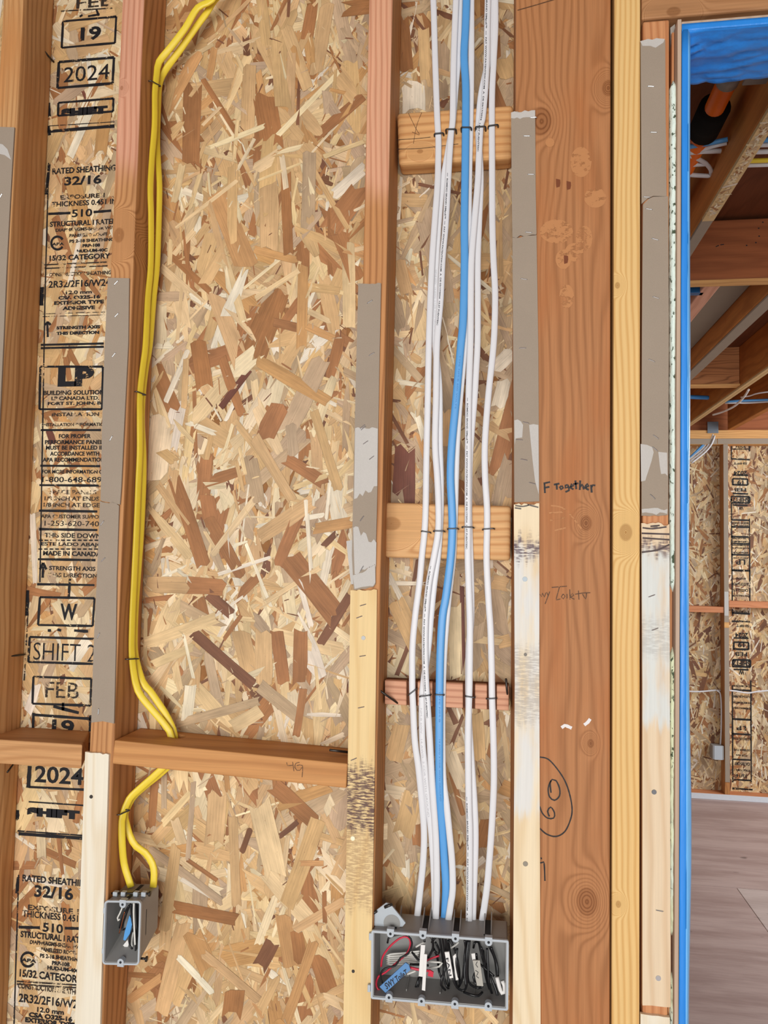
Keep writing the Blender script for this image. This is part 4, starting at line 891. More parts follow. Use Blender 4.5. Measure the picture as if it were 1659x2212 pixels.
def tagtext(body, tl, tr, bl, Y, par): text_quad('handwriting', body, P(*zb(*tl), Y), P(*zb(*tr), Y), P(*zb(*bl), Y), M['cable_ink'], par, .02)
tagtext('FAN', (893,800), (928,985), (868,806), -.0033, fan)
tagplate('cable_tag', [(940,785),(970,760),(996,1026),(970,1032)], .004, M['tag_white'], 'narrow white tag right behind the fan tag')
t5 = tagplate('cable_tag', [(1142,830),(1216,828),(1252,1092),(1186,1086)], .004, plain('dull_tag', lin(176,172,162), .5), 'dull wide white tag at the right of the wide box')
tagplate('cable_tag', [(1128,760),(1166,755),(1172,822),(1140,826)], .008, M['tag_white'], 'small white tag end above the dull wide tag')
ribbon('handwriting', [[zb(*q) for q in s] for s in ([(1190,840),(1175,870),(1195,900)], [(1170,930),(1200,950),(1180,990),(1205,1010)])], .0037, .0010, M['cable_ink'], t5)
o = tube('cable_tag', [P(*zb(*q), .002) for q in ((1392,1000),(1410,1080),(1440,1160),(1470,1150),(1466,1080),(1448,1036))], .0030, M['tag_white'], None, 8, .004); tag(o, 'curled white tag at the lower right corner of the wide box', 'tag')
tagplate('cable_tag', [(700,925),(742,950),(736,1002),(680,985)], .003, M['red_wire'], 'red jacket stub beside the paired white tags')
bt_ = tagplate('cable_tag', [(190,1098),(455,852),(488,872),(505,925),(250,1160)], -.004, M['blue_tag'], 'blue jacket tag lettered in marker at the left of the wide box')
tagtext('SWY ToileT', (236,1068), (458,915), (262,1128), -.0044, bt_)

# small single box
def zs(x, y): return (190 + x/8.2, 1840 + y/8.2)
S = GBox(zs(290,864), zs(942,872), zs(906,2012), zs(250,1998), YB)
sb = empty('switch_box', S.at(S.w/2, 0)); tag(sb, 'small grey single gang box nailed to the stud under the yellow cables', 'electrical box')
S.shell('shell', .064, .0024, .006, M['box_grey'], sb, .0012, .022); S.rim('rim', .0026, .004, .006, M['rim_grey'], sb)
screw_tab(*zs(613,935), .0052, YB-.0004, True, M['rim_grey'], sb); screw_tab(*zs(576,1958), .0052, YB-.0004, False, M['rim_grey'], sb)
def stop_(fx, y): return S.at(S.w*fx, S.h - .0008, y)
mk('slot', [stop_(.50,.006)+Vector((0,0,.0002)), stop_(.60,.006)+Vector((0,0,.0002)), stop_(.60,.060)+Vector((0,0,.0002)), stop_(.50,.060)+Vector((0,0,.0002))], [[0,1,2,3]], M['dark_hole'], sb)
for fx in (.14,.36,.70,.92):
    c = stop_(fx, .020); w2 = .0038
    box('nail_clip', c.x-w2, c.x+w2, c.y-.004, c.y+.004, c.z-.0002, c.z+.0068, M['rim_grey'], sb, .0012)
a, b = stop_(.02,.020) + Vector((0,0,.0034)), stop_(1.06,.020) + Vector((0,0,.0034))
nl_ = tube('nail', [a, b], .0018, M['nail'], sb, 8, .02, False); tube('nail_head', [b, b + Vector((.0018,0,0))], .0042, M['nail'], nl_, 12, .02, False)
c = S.at(S.w*1.02, .004, .012); n2 = tube('nail', [c + Vector((-.006,0,0)), c + Vector((.004,0,0))], .0018, M['nail'], sb, 8, .02, False); tube('nail_head', [c + Vector((.004,0,0)), c + Vector((.006,0,0))], .0042, M['nail'], n2, 12, .02, False)
for z in (.2,.83):
    c = S.at(-.0012, S.h*z, .002); box('side_lug', c.x-.0016, c.x+.0016, c.y, c.y+.004, c.z-.004, c.z+.004, M['rim_grey'], sb, .0005)
sd = S.at(S.w - .0010, S.h*.5, .022)
mk('moulding_scar', [sd + Vector((0,-.0008,.026)), sd + Vector((0,.0008,.026)), sd + Vector((0,.0010,-.012)), sd + Vector((0,-.0008,-.014))], [[0,1,2,3]], M['dark_hole'], sb)
def sw(name, pl, r, mat, label, Y=.012, grp=None): tag(tube(name, [P(*zs(*q), Y) for q in pl], r, mat, None, 8, .003), label, 'wire', grp)
sw('white_wire', [(610,985),(560,1100),(524,1170),(536,1218),(566,1190)], .0013, M['white_wire'], 'short curled white wire at the upper left of the small box')
sw('white_wire', [(815,905),(810,1100),(822,1350),(835,1645)], .0015, M['white_wire'], 'long straight white wire in the small box', .003)
sw('white_wire', [(802,1420),(778,1600),(800,1745)], .0012, M['white_wire'], 'lower white wire end in the small box', .018)
for pl, yy in (([(730,950),(650,1080),(580,1250),(558,1350)], .012), ([(742,940),(682,1100),(622,1280),(608,1380),(700,1340),(782,1262)], .016), ([(750,920),(780,1200),(800,1350),(742,1500),(738,1650),(790,1722)], .006), ([(852,920),(862,1200),(872,1400),(860,1600),(830,1850)], .010), ([(720,960),(660,1060),(600,1200),(570,1330)], .02), ([(882,930),(882,1200),(886,1500)], .014), ([(775,930),(800,1150),(840,1400),(850,1700)], .008)):
    sw('black_wire', pl, .0014, M['black_wire'], 'black insulated wire folded inside the small grey box', yy, 'black wires in the small box')
sw('copper_wire', [(650,1060),(592,1300),(552,1445)], .0008, M['copper'], 'bare copper wire in the small box', .010)
o = prism('cable_tag', [zs(*q) for q in ((735,1130),(790,1240),(742,1450),(662,1572),(625,1560),(650,1420))], .014, .003, M['blue_jacket']); tag(o, 'blue jacket stub inside the small box', 'tag')
o = prism('cable_tag', [zs(*q) for q in ((620,1660),(700,1560),(724,1640),(690,1716))], .016, .003, M['tag_white']); tag(o, 'grey white jacket stub inside the small box', 'tag')
# ------------------------------------------------------------------ door opening with blue masking
def blue(name, col, sheen=.35):
    t = NT(name); p = t.pos()
    n = t.noise(t.scaled(p, (70, 70, 12)), 1.0, 3.0); f = t.math('MULTIPLY_ADD', t.math('SUBTRACT', n, .5), .25, 1.0)
    t.bump(n, .3, .004); return t.fin(t.mix(1.0, col, t.comb(f, f, f), 'MULTIPLY'), sheen, .4)
M['tape'] = blue('blue_masking_tape', lin(46,140,230)); M['film'] = blue('blue_masking_film', lin(118,190,248), .3)
M['jamb'] = wood('primed_jamb_wood', lin(196,172,150), lin(168,142,120), 'Z', .02, .4, .01, streak=.08)
YJ0, YJ1 = -.013, .116
XJ = P(1469, 1100, YJ0).x; XJL = P(1460, 1100, YJ0).x; XF = P(1484, 1100, YJ0).x; XR = P(1493, 1100, YJ0).x
ZH = P(1560, 59, YJ0).z
XE = XJ + 1.0
dr = struct(empty('door_1', (XJ + .5, 0, 0)))
box('jamb_side', XJL, XJ, YJ0, YJ1, 0, ZH + .018, M['jamb'], dr, .001)
box('jamb_head', XJ, XE, YJ0, YJ1, ZH + .0015, ZH + .014, M['jamb'], dr, .001)
box('jamb_side', XE, XE + .012, YJ0, YJ1, 0, ZH + .018, M['jamb'], dr, .001)
box('jamb_stop', XJL - .004, XJL - .0005, YJ0 + .02, YJ1, 0, ZH + .012, M['trim_dark'] if 'trim_dark' in M else W['trim'], dr, .0005)
film = empty('masking_film', (XJ + .02, YJ0, 0)); tag(film, 'bright blue masking tape and film wrapped around the door frame', 'masking film')
def grid(name, fn, nu, nv, mat, parent, th=.0006):
    vs = [fn(i/nu, j/nv) for j in range(nv+1) for i in range(nu+1)]; n = nu+1
    fs = [[j*n+i, j*n+i+1, (j+1)*n+i+1, (j+1)*n+i] for j in range(nv) for i in range(nu)]
    o = mk(name, vs, fs, mat, parent, True)
    md = o.modifiers.new('thickness', 'SOLIDIFY'); md.thickness = th; md.offset = 0
    return o
nz = lambda a, b, c=0: mnoise.noise(Vector((a, b, c)))
grid('side_tape', lambda u, v: Vector((XJ + (XF-XJ)*u + .0006*nz(v*14, 3), YJ0 - .0012 - .0008*math.sin(u*3.1) + .0006*nz(v*30, u*3), ZH*v)), 4, 60, M['tape'], film)
def flap(u, v):
    z = ZH*v; bulge = .0042*math.exp(-((z - 1.20)/.16)**2) + .0018*nz(v*7, 9)
    return Vector((XF - .0008 + (XR - XF + bulge)*u, YJ0 - .0016 + .010*u*u + .0008*nz(v*20, u*2, 4), z))
grid('side_film', flap, 4, 60, M['film'], film)
grid('side_film', lambda u, v: Vector((XR - .001 + .0015*nz(v*9, u*5), YJ0 + .010 + (YJ1 - YJ0 - .01)*u, ZH*v)), 6, 40, M['film'], film)
grid('head_tape', lambda u, v: Vector((XJ + (XE-XJ)*u, YJ0 - .0014 + .0006*nz(u*30, v*2), ZH - .002 + .011*v)), 40, 3, M['tape'], film)
def under(u, v):
    x = XJ + (XE-XJ)*u; y = YJ0 - .0012 + (YJ1 - YJ0)*v
    w = .006*nz(u*16 + v*3, v*5) + .005*nz(u*30, v*12, 3) + .004*math.sin(v*9 + u*14)*(1-abs(2*v-1))
    corner = .011*math.exp(-(u*26)**2)*math.exp(-((v-.35)*5)**2)
    return Vector((x, y, ZH - .0015 - abs(w)*min(1, v*6) - corner*abs(math.sin(v*22 + u*60))))
grid('head_film', under, 150, 26, M['tape'], film)

for o in list(dr.children) + list(film.children):
    for v in o.data.vertices:
        wz = v.co.z + WORLDLOC[o.name].z; v.co.x += .0052*(wz - 1.62)
# foam bead between the trimmer stud and the jamb
def foam_mat():
    t = NT('pale_mint_foam'); p = t.pos()
    n = t.noise(t.scaled(p, (160,160,110)), 1.0, 3.0); big = t.noise(t.scaled(p, (10,10,5)), 1.0, 2.0)
    zz = t.sep(p)[2]; c = t.mix(t.math('MULTIPLY', t.ss(big, .42, .56), t.ss(zz, P(1453,1200,0).z, P(1453,1420,0).z)), lin(232,248,238), lin(232,240,204)); c = t.mix(t.ss(n, .58, .64), c, lin(84,98,78))
    t.bump(n, .6, .003); return t.fin(c, .8, .2)
M['foam'] = foam_mat()
def bead(y0, y1, label):
    rings = []; n = max(8, int((y1-y0)/9)); cxp = 1453.5
    for i in range(n+1):
        y = y0 + (y1-y0)*i/n; c = P(cxp, y, .0075); e = min(1, min(i, n-i)*.4 + .15)
        rings.append([c + Vector((math.cos(a)*(.0055 + .0014*nz(y*.08, math.cos(a)*2, math.sin(a))) * e, math.sin(a)*(.011 + .004*nz(y*.06, a)) * e, .002*nz(y*.1, a*2))) for a in [2*math.pi*k/10 for k in range(10)]])
    vs, fs = skin_rings(rings); o = mk('foam_bead', vs, fs, M['foam'], None, True); tag(o, label, 'foam')
bead(176, 1278, 'long upper pale mint foam bead beside the grey strip and door jamb')
bead(1396, 2024, 'middle pale green foam bead beside the weathered veneer strip')
bead(2092, 2290, 'lowest yellowish foam bead at the bottom of the door jamb')
o = prism('shim', [(1448,60),(1458,52),(1459,120),(1458,182),(1452,182),(1450,110)], .012, .05, plain('grey_shim', lin(168,162,152), .7)); tag(o, 'thin grey shim wedged at the top of the door gap', 'shim')
tag(prism('shim', [(1449,2030),(1457,2028),(1458,2095),(1449,2096)], .016, .04, plain('dark_shim', lin(60,56,62), .6)), 'dark crumpled shim showing between foam beads', 'shim')

# ------------------------------------------------------------------ floor, ceiling, far room
def floor_mat(name, col, col2):
    t = NT(name); p = t.pos()
    n = t.noise(t.scaled(p, (1.2, 7, 1)), 1.0, 5.0, .65); fi = t.noise(t.scaled(p, (7, 90, 1)), 1.0, 3.0)
    sp = t.ss(t.noise(t.scaled(p, (7, 11, 1), (2,1,0)), 1.0, 2.0), .70, .76)
    c = t.mix(t.ss(n, .35, .65), col, col2); f = t.math('MULTIPLY_ADD', t.math('SUBTRACT', fi, .5), .3, 1.0)
    c = t.mix(1.0, c, t.comb(f, f, f), 'MULTIPLY'); c = t.mix(t.math('MULTIPLY', sp, .6), c, lin(76, 62, 60))
    return t.fin(c, .6, .25)
M['floor'] = floor_mat('dusty_plywood_floor', lin(188,166,160), lin(164,140,134)); M['floor2'] = floor_mat('paler_plywood_floor', lin(200,184,178), lin(178,160,154))
M['subfloor'] = wood('dark_subfloor', lin(122,74,48), lin(96,56,36), 'Y', .05, .4, .05)
fl = struct(box('floor', -3, 4.2, -3.4, 5.9, -.03, -.004, M['floor'], None, 0))
YF = PZ(1575, 1729, 0).y; YO = YF + .089
seam = PZ(1625, 1965, 0).x; ysm = PZ(1591, 1918, 0).y
def sheet(x0, x1, y0, y1, m): box('plywood_sheet', x0+.0015, x1-.0015, y0+.0015, y1-.0015, -.0045, 0, m, fl, .0012)
sheet(seam-1.22, seam, .4, ysm, M['floor']); sheet(seam, seam+1.22, .4, ysm - .42, M['floor2']); sheet(seam, seam+1.22, ysm-.42, ysm, M['floor2'])
sheet(seam-1.22, seam+1.22, ysm, YF + .1, M['floor']); sheet(seam-3.2, seam-1.22, .4, YF+.1, M['floor']); sheet(seam+1.22, 4.2, .4, YF+.1, M['floor'])
sheet(-3, 4.2, -1.9, .4, M['floor']); sheet(-3, 4.2, -3.4, -1.9, M['floor2'])
ZC, ZS = 2.50, 2.705
ce = struct(box('ceiling', -3, 4.2, -2.2, 5.9, ZS, ZS + .02, M['subfloor'], None, 0))

wf = struct(box('wall_far', -1.6, 4.1, YO + .0016, YO + .013, 0, ZC, M['osb_base'], None, 0))
def fmf(u, v, h): return Vector((u, YO + .0014 - h, v))
F = Flakes(fmf, 31); u0, u1, v0, v1 = P(1470,1200,YO).x, P(1740,1200,YO).x, .03, 2.46; A = (u1-u0)*(v1-v0)
F.rand(u0,u1,v0,v1, int(1300*A), (.05,.12), (.02,.045), 'ttgbgtlgd', (0,.0003)); F.rand(u0,u1,v0,v1, int(900*A), (.02,.08), (.006,.016), 'tlwbdgcc', (.0003,.0007))
F.rand(u0,u1,v0,v1, int(420*A), (.07,.15), (.014,.034), 'tgglcbdt', (.0006,.0010)); F.rand(u0,u1,v0,v1, int(300*A), (.05,.11), (.005,.012), 'lcwdl', (.0008,.0012))
for ua, ub in ((-1.55, u0), (u1, 4.05)):
    B = (ub-ua)*2.43; F.rand(ua, ub, v0, v1, int(420*B), (.07,.16), (.03,.06), 'ttgbgtlgd', (0,.0004)); F.rand(ua, ub, v0, v1, int(200*B), (.06,.14), (.008,.03), 'tlcbgd', (.0004,.0010))
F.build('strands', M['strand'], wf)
YI = YO - .0006
def frow(*a, **k): row(*a, Y=YI, parent=wf, flip=True, **k)
for b_, xl, xr, yc, h in (('510',1592,1608,947,5),('32/16',1588,1611,964,7),('RATED SHEATHING',1582,1617,970,4),('SHIFT',1584,1614,1001,5),('2024',1585,1614,1022,9),('19',1593,1606,1042,9),('FEB',1586,1612,1058,7),('SHIFT2',1583,1618,1080,10),('W',1596,1606,1098,8),
    ('MADE IN CANADA',1582,1617,1130,4),('ESTE LADO ABAJO',1582,1617,1135,4),('1-253-620-7400',1582,1616,1163,4),('1-800-648-6893',1582,1616,1170,4),('APA RECOMMENDATIONS',1582,1618,1178,3),('MUST BE INSTALLED IN',1582,1618,1184,3),('INSTALLATION',1584,1616,1194,4),('LP',1590,1610,1214,11),('FORT ST. JOHN',1584,1616,1205,4),('STRENGTH AXIS',1583,1616,1232,4),('ADHESIVE',1590,1612,1250,4),('2R32/2F16/W24',1582,1618,1262,6),('CATEGORY',1584,1616,1275,6),('STRUCTURAL I RATED',1582,1619,1287,4),
    ('RATED SHEATHING',1584,1619,1321,4),('SHIFT',1590,1618,1352,5),('2024',1588,1616,1372,10),('19',1594,1608,1393,10),('FEB',1588,1614,1413,8),('SHIFT2',1584,1620,1433,11),('W',1596,1608,1452,10),('THIS DIRECTION',1584,1620,1482,4),('1-253-620-7400',1584,1620,1505,5),('FOR MORE INFORMATION',1584,1621,1518,4),('PERFORMANCE PANELS',1584,1621,1530,4),('LP',1591,1612,1573,9),('BUILDING SOLUTIONS',1584,1622,1596,5),('EXTERIOR TYPE',1586,1620,1620,4),('12.0 mm',1590,1614,1632,4),('CATEGORY',1586,1620,1650,6),('STRUCTURAL I',1586,1620,1664,4),('32/16',1590,1614,1676,6)):
    frow(b_, xl, xr, yc, h, mat='ink_far', bold=.03)
fb = lambda s, w=.009: ribbon('stamp_line', [list(q) for q in s], YI, w, M['ink_far'], wf, .2)
fb([((1580,938),(1580,990)),((1580,1078),(1582,1300)),((1619,1120),(1620,1300)),((1619,938),(1619,975)),((1582,1316),(1583,1330)),((1582,1480),(1583,1690)),((1622,1470),(1623,1690))])
fb([((1579,991),(1620,993)),((1583,1026),(1616,1027)),((1583,1034),(1615,1035)),((1583,1047),(1615,1048)),((1583,1066),(1616,1067)),((1580,1072),(1619,1073)),((1580,1086),(1619,1087)),((1583,1091),(1615,1092)),((1580,1123),(1619,1124)),((1580,1138),(1619,1139)),((1580,1159),(1619,1160)),((1580,1174),(1619,1175)),((1580,1198),(1619,1199)),((1580,1232),(1620,1233)),((1582,1324),(1620,1326)),((1581,1342),(1620,1343)),((1585,1378),(1617,1379)),((1585,1387),(1617,1388)),((1585,1402),(1617,1403)),((1583,1425),(1621,1426)),((1583,1440),(1621,1441)),((1585,1446),(1617,1447)),((1582,1490),(1621,1492)),((1582,1553),(1622,1555)),((1582,1585),(1622,1587)),((1583,1640),(1622,1642)),((1583,1684),(1622,1686)),((1582,1703),(1626,1706))], .012)
fb([((1583,1034),(1583,1048)),((1615,1035),(1615,1048)),((1580,1072),(1580,1087)),((1619,1073),(1619,1087)),((1585,1388),(1585,1403)),((1617,1388),(1617,1403)),((1583,1425),(1583,1441)),((1621,1426),(1621,1441))], .012)

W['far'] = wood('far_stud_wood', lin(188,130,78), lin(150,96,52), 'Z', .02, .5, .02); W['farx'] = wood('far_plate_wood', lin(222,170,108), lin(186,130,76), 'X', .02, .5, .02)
W['far_red'] = wood('far_red_block', lin(206,138,96), lin(176,106,68), 'X', .02, .4, .02)
XS0, XS1 = P(1563,1200,YF).x, P(1574,1200,YF).x
fs_ = box('stud', XS0, XS1, YF, YO, .038, 2.40, W['far'], None, .003); tag(fs_, 'far room wall stud with grey strip face beside upside down printing', 'stud')
box('packing_strip', XS0 + .0015, XS1 - .0015, YF - .004, YF, .12, 2.40, M['paper'], fs_, .0006)
zz = P(1568,1330,YF).z; box('torn_patch', XS0+.002, XS1-.004, YF-.0055, YF-.004, P(1568,1330,YF).z, P(1568,1278,YF).z, M['torn'], fs_, .0005)
box('bare_patch', XS0+.001, XS1-.001, YF-.0050, YF-.004, P(1568,1356,YF).z, P(1568,1344,YF).z, W['farx'], fs_, .0004)
x2 = P(1659,1200,YF).x + .10
tag(box('stud', x2, x2+.04, YF, YO, .038, 2.40, W['far'], None, .003), 'far room wall stud at the right edge of the doorway view', 'stud')
bp = box('bottom_plate', -1.6, 4.1, YF - .0, YO, .0, .038, W['far_red'], None, .002); tag(bp, 'far room bottom plate with pale strip along its face', 'plate')
box('packing_strip', -1.6, 4.1, YF - .005, YF, .001, .037, plain('pale_strip', lin(214,218,224), .7), bp, .0005)
zt0, zt1, zt2 = 2.40, 2.44, 2.50
tp = box('top_plate', -1.6, 4.1, YF, YO, zt0 + .0, zt1, W['farx'], None, .002); tag(tp, 'far room lower top plate behind a grey strip', 'plate')
box('packing_strip', -1.6, XS0 - .04, YF-.004, YF, zt0+.002, zt1-.001, M['paper'], tp, .0005); box('packing_strip', XS0 - .035, 3.6, YF-.004, YF, zt0+.002, zt1-.001, M['paper'], tp, .0005)
tag(box('top_plate', -1.6, 4.1, YF, YO, zt1, ZC - .001, W['farx'], None, .002), 'far room upper yellow top plate', 'plate')
zb0 = P(1530,1323,YF).z; tag(box('fire_block', XS0 - .55, XS0, YF, YO, zb0, zb0 + .040, W['far_red'], None, .002), 'far room orange fire block left of the stud', 'block')
zb1 = P(1620,1313,YF).z; tag(box('fire_block', XS1, x2, YF, YO, zb1, zb1 + .042, W['far_red'], None, .002), 'far room orange fire block right of the stud across the printing', 'block')
np_ = P(1540,924,YF-.006); o = box('nail_plate', np_.x-.036, np_.x+.036, YF-.0075, YF-.0045, np_.z-.038, np_.z+.042, plain('galvanised_plate', lin(120,128,136), .4, .5, .6), None, .001); tag(o, 'grey steel plate over cables at the far top plate', 'plate')
def ft(name, pts, r, mat, label, cat='cable', grp=None): tag(tube(name, pts, r, mat, None, 8, .02), label, cat, grp)
ft('cable', [P(x,y,YF+.05) for x, y in ((1480,1493),(1510,1494),(1535,1492),(1545,1491),(1556,1491.5))], .0055, M['white_jacket'], 'far horizontal white cable left of the stud')
ft('cable', [P(x,y,YF+.05) for x, y in ((1573,1491.5),(1590,1493),(1615,1497),(1635,1494),(1680,1490))], .0055, M['white_jacket'], 'far horizontal white cable crossing the upside down printing')
ft('cable', [P(x,y,YF+.04) for x, y in ((1548,1491),(1555,1496),(1558,1520),(1558,1570),(1556,1612))], .005, M['white_jacket'], 'far white cable dropping to the small box')
fbx = P(1549,1624,YF+.02); fx = empty('outlet_box', Vector((fbx.x, YF, fbx.z-.048))); tag(fx, 'small grey outlet box on the far room stud', 'electrical box')
box('shell', fbx.x-.036, fbx.x+.036, YF-.008, YF+.06, fbx.z-.046, fbx.z+.046, M['box_grey'], fx, .003); box('cover', fbx.x-.026, fbx.x+.026, YF-.010, YF-.008, fbx.z-.046, fbx.z+.046, M['rim_grey'], fx, .001)
ft('cable', [P(x,y,YF+.02) for x, y in ((1533,936),(1524,955),(1510,970),(1486,993))], .009, M['blue_jacket'], 'far blue cable curving down from the steel plate')
for k in range(3):
    ft('cable', [P(x + k*4 + 2, y + k*3, YF+.015 - k*.012) for x, y in ((1534,935),(1528,952),(1514,970),(1484,994))], .006, M['white_jacket'], 'far white cable curving down beside the blue one', grp='far white cables under the steel plate')

# joists and blocking over the far room
W['joist'] = wood('joist_wood', lin(196,126,62), lin(156,92,42), 'Y', .03, .5, .02, blotch=lin(170,104,50)); W['beam'] = wood('blocking_wood_red', lin(164,98,60), lin(130,74,44), 'X', .04, .5, .03)
M['osb_pale'] = plain('pale_osb_strip', lin(216,184,134), .7, .2, 0, .15, 60)
YB1 = PZ(1580, 602, ZC).y; YB2 = PZ(1550, 834, ZC).y
def joist(l, r, y0, y1, label, mat='joist'):
    a, b = PZ(*l, ZC), PZ(*r, ZC)
    o = box('ceiling_joist', a.x, b.x, y0, y1, ZC, ZS, W[mat], None, .003); return tag(o, label, 'joist'), a.x, b.x
j1, a1, b1 = joist((1494,505), (1494,546), .125, YF + .045, 'nearest ceiling joist with a pale chip strip under it')
ye = PZ(1528, 470, ZC).y
os_ = box('osb_strip', a1+.002, b1-.001, .13, ye, ZC-.010, ZC-.0004, M['osb_pale'], j1, .0006)
FF = Flakes(lambda u, v, h: Vector((u, v, ZC - .0100 - h)), 77)
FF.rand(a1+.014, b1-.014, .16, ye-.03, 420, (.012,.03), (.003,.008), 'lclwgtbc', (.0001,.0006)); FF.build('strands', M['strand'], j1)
box('packing_strip', a1+.003, b1-.001, ye + .003, YF - .01, ZC-.008, ZC-.0004, M['paper'], j1, .0006)
jp, ap, bpx = joist((1493,657), (1493,696), YB1 + .045, YF + .045, 'pink bottomed ceiling joist behind the first cross beam', 'head')
jp.data.materials[0] = wood('pink_joist', lin(222,166,140), lin(190,130,104), 'Y', .03, .5, .02)
j2, a2, b2 = joist((1493,795), (1493,818), .6, YF + .045, 'ceiling joist with a grey strip below the grey duct')
box('packing_strip', a2+.006, b2, .7, YF - .01, ZC-.008, ZC-.0004, M['paper'], j2, .0006)
a3p, b3p = PZ(1493,919,ZC), PZ(1659,806,ZC)
X3 = PZ(1659,790,ZC).x
j3 = box('ceiling_joist', X3, X3 + .040, .6, YF, ZC, ZS, W['joist'], None, .003); tag(j3, 'ceiling joist with thin lit strips, third from the doorway', 'joist')
box('packing_strip', X3+.002, X3+.018, 1.2, YF-.1, ZC-.010, ZC-.0004, M['osb_pale'], j3, .0006); box('packing_strip', X3+.023, X3+.038, 1.2, YF-.1, ZC-.008, ZC-.0004, M['osb_pale'], j3, .0006)
X4 = PZ(1659,880,ZC).x
tag(box('ceiling_joist', X4, X4+.040, .6, YF, ZC, ZS, W['joist'], None, .003), 'short visible ceiling joist at the far right above the wall', 'joist')
b1_ = box('cross_beam', b1 + .001, 3.2, YB1, YB1 + .038, ZC - .001, ZS - .012, W['beam'], None, .003); tag(b1_, 'dark red brown cross beam with drilled dots between joists', 'beam')
tag(box('cross_beam', a1 - .36, a1 - .001, YB1, YB1 + .038, ZC - .001, ZS - .012, W['beam'], None, .003), 'cross beam left of the nearest joist, mostly hidden by the door frame', 'beam')
tag(box('lit_edge_strip', b1 + .001, 3.2, YB1 - .002, YB1 + .040, ZC - .010, ZC - .0015, W['farx'], None, .001), 'pale strip added as the lit underside of the dark red cross beam', 'lit edge')  # added pale strip stands in for light on the beam's underside
for q in ((1648,480),(1639,493),(1640,510),(1633,524),(1613,530)): 
    c = P(*q, YB1 - .0006); blob('nail_hole', [(q[0]+2*math.cos(a), q[1]+1.6*math.sin(a)) for a in (0,1.2,2.4,3.6,4.8)], M['dark_hole'], b1_, YB1 - .0006)
ribbon('crack', [[(1546,533),(1553,530)], [(1556,529),(1564,528)]], YB1-.0006, .003, M['dark_hole'], b1_)
W['roughply'] = wood('rough_ply', lin(190,130,84), lin(110,66,40), 'X', .018, .6, .03, streak=.4, sharp=5)
tag(box('plywood_panel', b2 + .001, X3 - .001, YB2, YB2 + .02, ZC + .01, ZS - .001, W['roughply'], None, .002), 'rough grained plywood panel set between two joists', 'panel')
tag(box('lit_edge_strip', b2 + .001, X3 - .001, YB2 - .01, YB2 + .05, ZC - .0, ZC + .0095, W['farx'], None, .001), 'pale strip added as the lit bottom edge of the rough plywood panel', 'lit edge')  # pale colour and added strip make the panel's bottom edge look lit
tag(box('rim_board', -1.6, 4.1, YF + .05, YF + .088, ZC, ZS - .001, W['beam'], None, .003), 'brown rim board above the far wall plate', 'beam')
tag(box('duct', bpx + .002, a2 - .002, YB1 + .05, YF + .03, ZC + .085, ZS - .004, plain('grey_duct', lin(150,148,138), .5, .4, 0, .08, 8), None, .004), 'flat grey duct between two joists', 'duct')
# pipe
pz = 2.585
p0, p1 = PZ(1590,140,pz), PZ(1496,330,pz); px_ = (p0.x+p1.x)/2
pa, pb = Vector((px_, .30, pz)), Vector((px_, 2.2, pz))
M['orange'] = plain('orange_pipe_plastic', lin(232,110,24), .35, .5)
pp = tube('pipe', [pa, pb], .021, M['orange'], None, 20, .1, False); tag(pp, 'orange pipe with a black foam sleeve between joists', 'pipe')
ys0, ys1 = PZ(1546,238,pz).y, PZ(1525,283,pz).y
tube('foam_sleeve', [Vector((px_, ys0-.01, pz)), Vector((px_, ys1, pz))], .034, plain('black_foam', lin(26,24,22), .9, .1), pp, 20, .1, False)
yc0 = PZ(1575,182,pz).y
tube('coupling', [Vector((px_, yc0-.05, pz)), Vector((px_, yc0-.01, pz))], .023, plain('grey_coupling', lin(132,126,118), .5), pp, 20, .1, False)
hb = PZ(1622,180,ZC+.06); tag(box('joist_bracket', hb.x-.02, hb.x+.03, hb.y-.10, hb.y-.01, ZC+.05, ZC+.055, plain('bracket_grey', lin(132,128,122), .5), None, .001), 'small grey metal plate above the blue head film', 'bracket')
def cx(pts, z, r, mat, label): tag(tube('cable', [PZ(x,y,z) for x, y in pts], r, M[mat], None, 8, .02), label, 'cable')
zq = 2.57
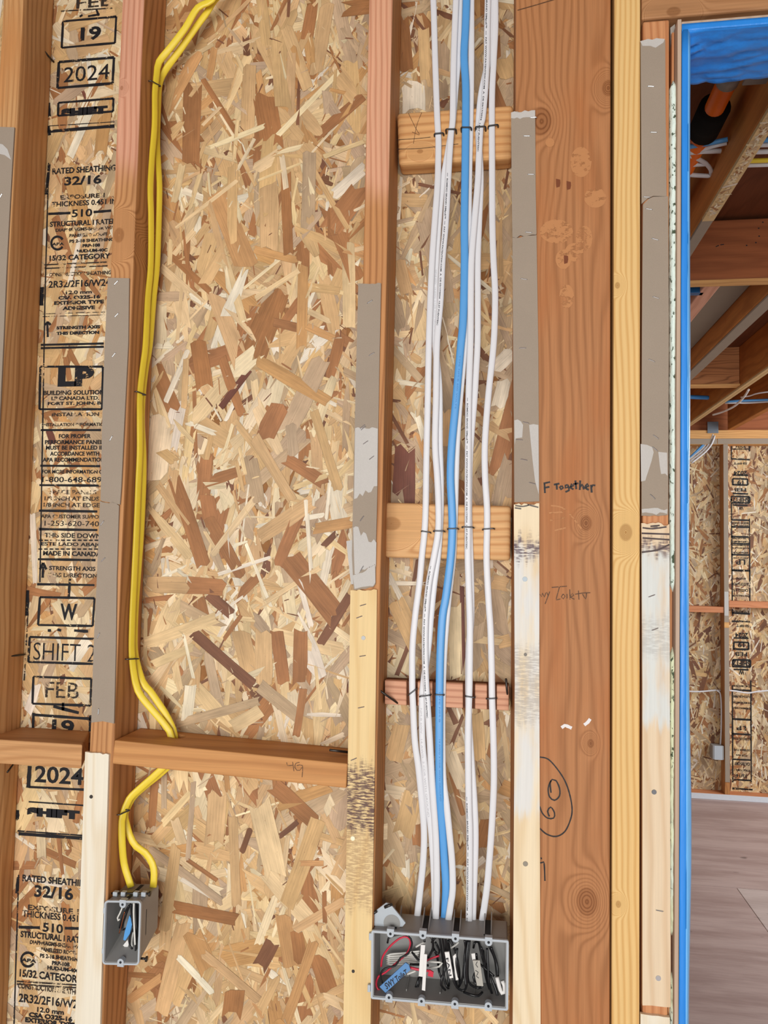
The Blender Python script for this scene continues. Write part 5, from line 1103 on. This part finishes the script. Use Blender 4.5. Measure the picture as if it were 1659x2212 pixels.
cx([(1480,318),(1520,312),(1572,301)], zq, .0055, 'blue_jacket', 'blue cable entering the nearest joist under the orange pipe')
cx([(1480,332),(1510,326),(1540,316),(1570,309)], zq, .005, 'white_jacket', 'thin white cable just under the blue one at the joist')
cx([(1480,331),(1520,327),(1557,326)], zq, .006, 'white_jacket', 'short white cable ending at the nearest joist')
cx([(1480,333),(1500,340),(1524,352),(1536,368),(1536.5,377)], zq, .0052, 'white_jacket', 'looping white cable bending down beside the joist')
cx([(1480,377),(1510,379),(1530,380),(1536,378)], zq, .0055, 'white_jacket', 'lower returning end of the looping white cable')
cx([(1480,360),(1500,356),(1528,355)], zq, .005, 'white_jacket', 'middle short white cable inside the loop')
for k, (y, m, lb) in enumerate(((303,'blue_jacket','blue cable right of the nearest joist'),(313,'white_jacket','grey white cable under the right blue one'),(328,'white_jacket','printed white cable right of the nearest joist'),(347,'yellow_jacket','yellow cable right of the nearest joist'),(356,'white_jacket','lowest white cable right of the nearest joist'))):
    cx([(1600,y+1),(1640,y),(1700,y-2)], zq, .0058, m, lb)
cx([(1566,868),(1590,866),(1620,865),(1700,862)], 2.53, .007, 'blue_jacket', 'far blue cable under the ceiling near the top plate')
cx([(1566,871),(1590,870),(1620,870),(1700,865)], 2.53, .005, 'white_jacket', 'far white cable under the ceiling near the top plate')
cx([(1600,858),(1620,855),(1640,849),(1700,842)], 2.53, .004, 'white_jacket', 'thin far white cable rising to the right under the ceiling')
cx([(1540,896),(1560,890),(1585,878),(1605,860),(1617,842)], 2.497, .006, 'white_jacket', 'white cable looped along the third joist')
cx([(1480,857),(1505,858),(1530,859)], 2.53, .012, 'blue_ink', 'dark blue grey cable beside the door film near the far ceiling')
hg = PZ(1500,622,2.52); tag(box('joist_hanger', hg.x-.09, hg.x+.03, hg.y-.01, hg.y+.02, 2.50, 2.53, plain('blue_hanger', lin(20,86,140), .4), None, .002), 'dark blue bracket under the cross beam beside the door film', 'bracket')
for a in [x for x in bpy.data.objects if x.name.startswith('lettering')]: bpy.data.objects.remove(a)
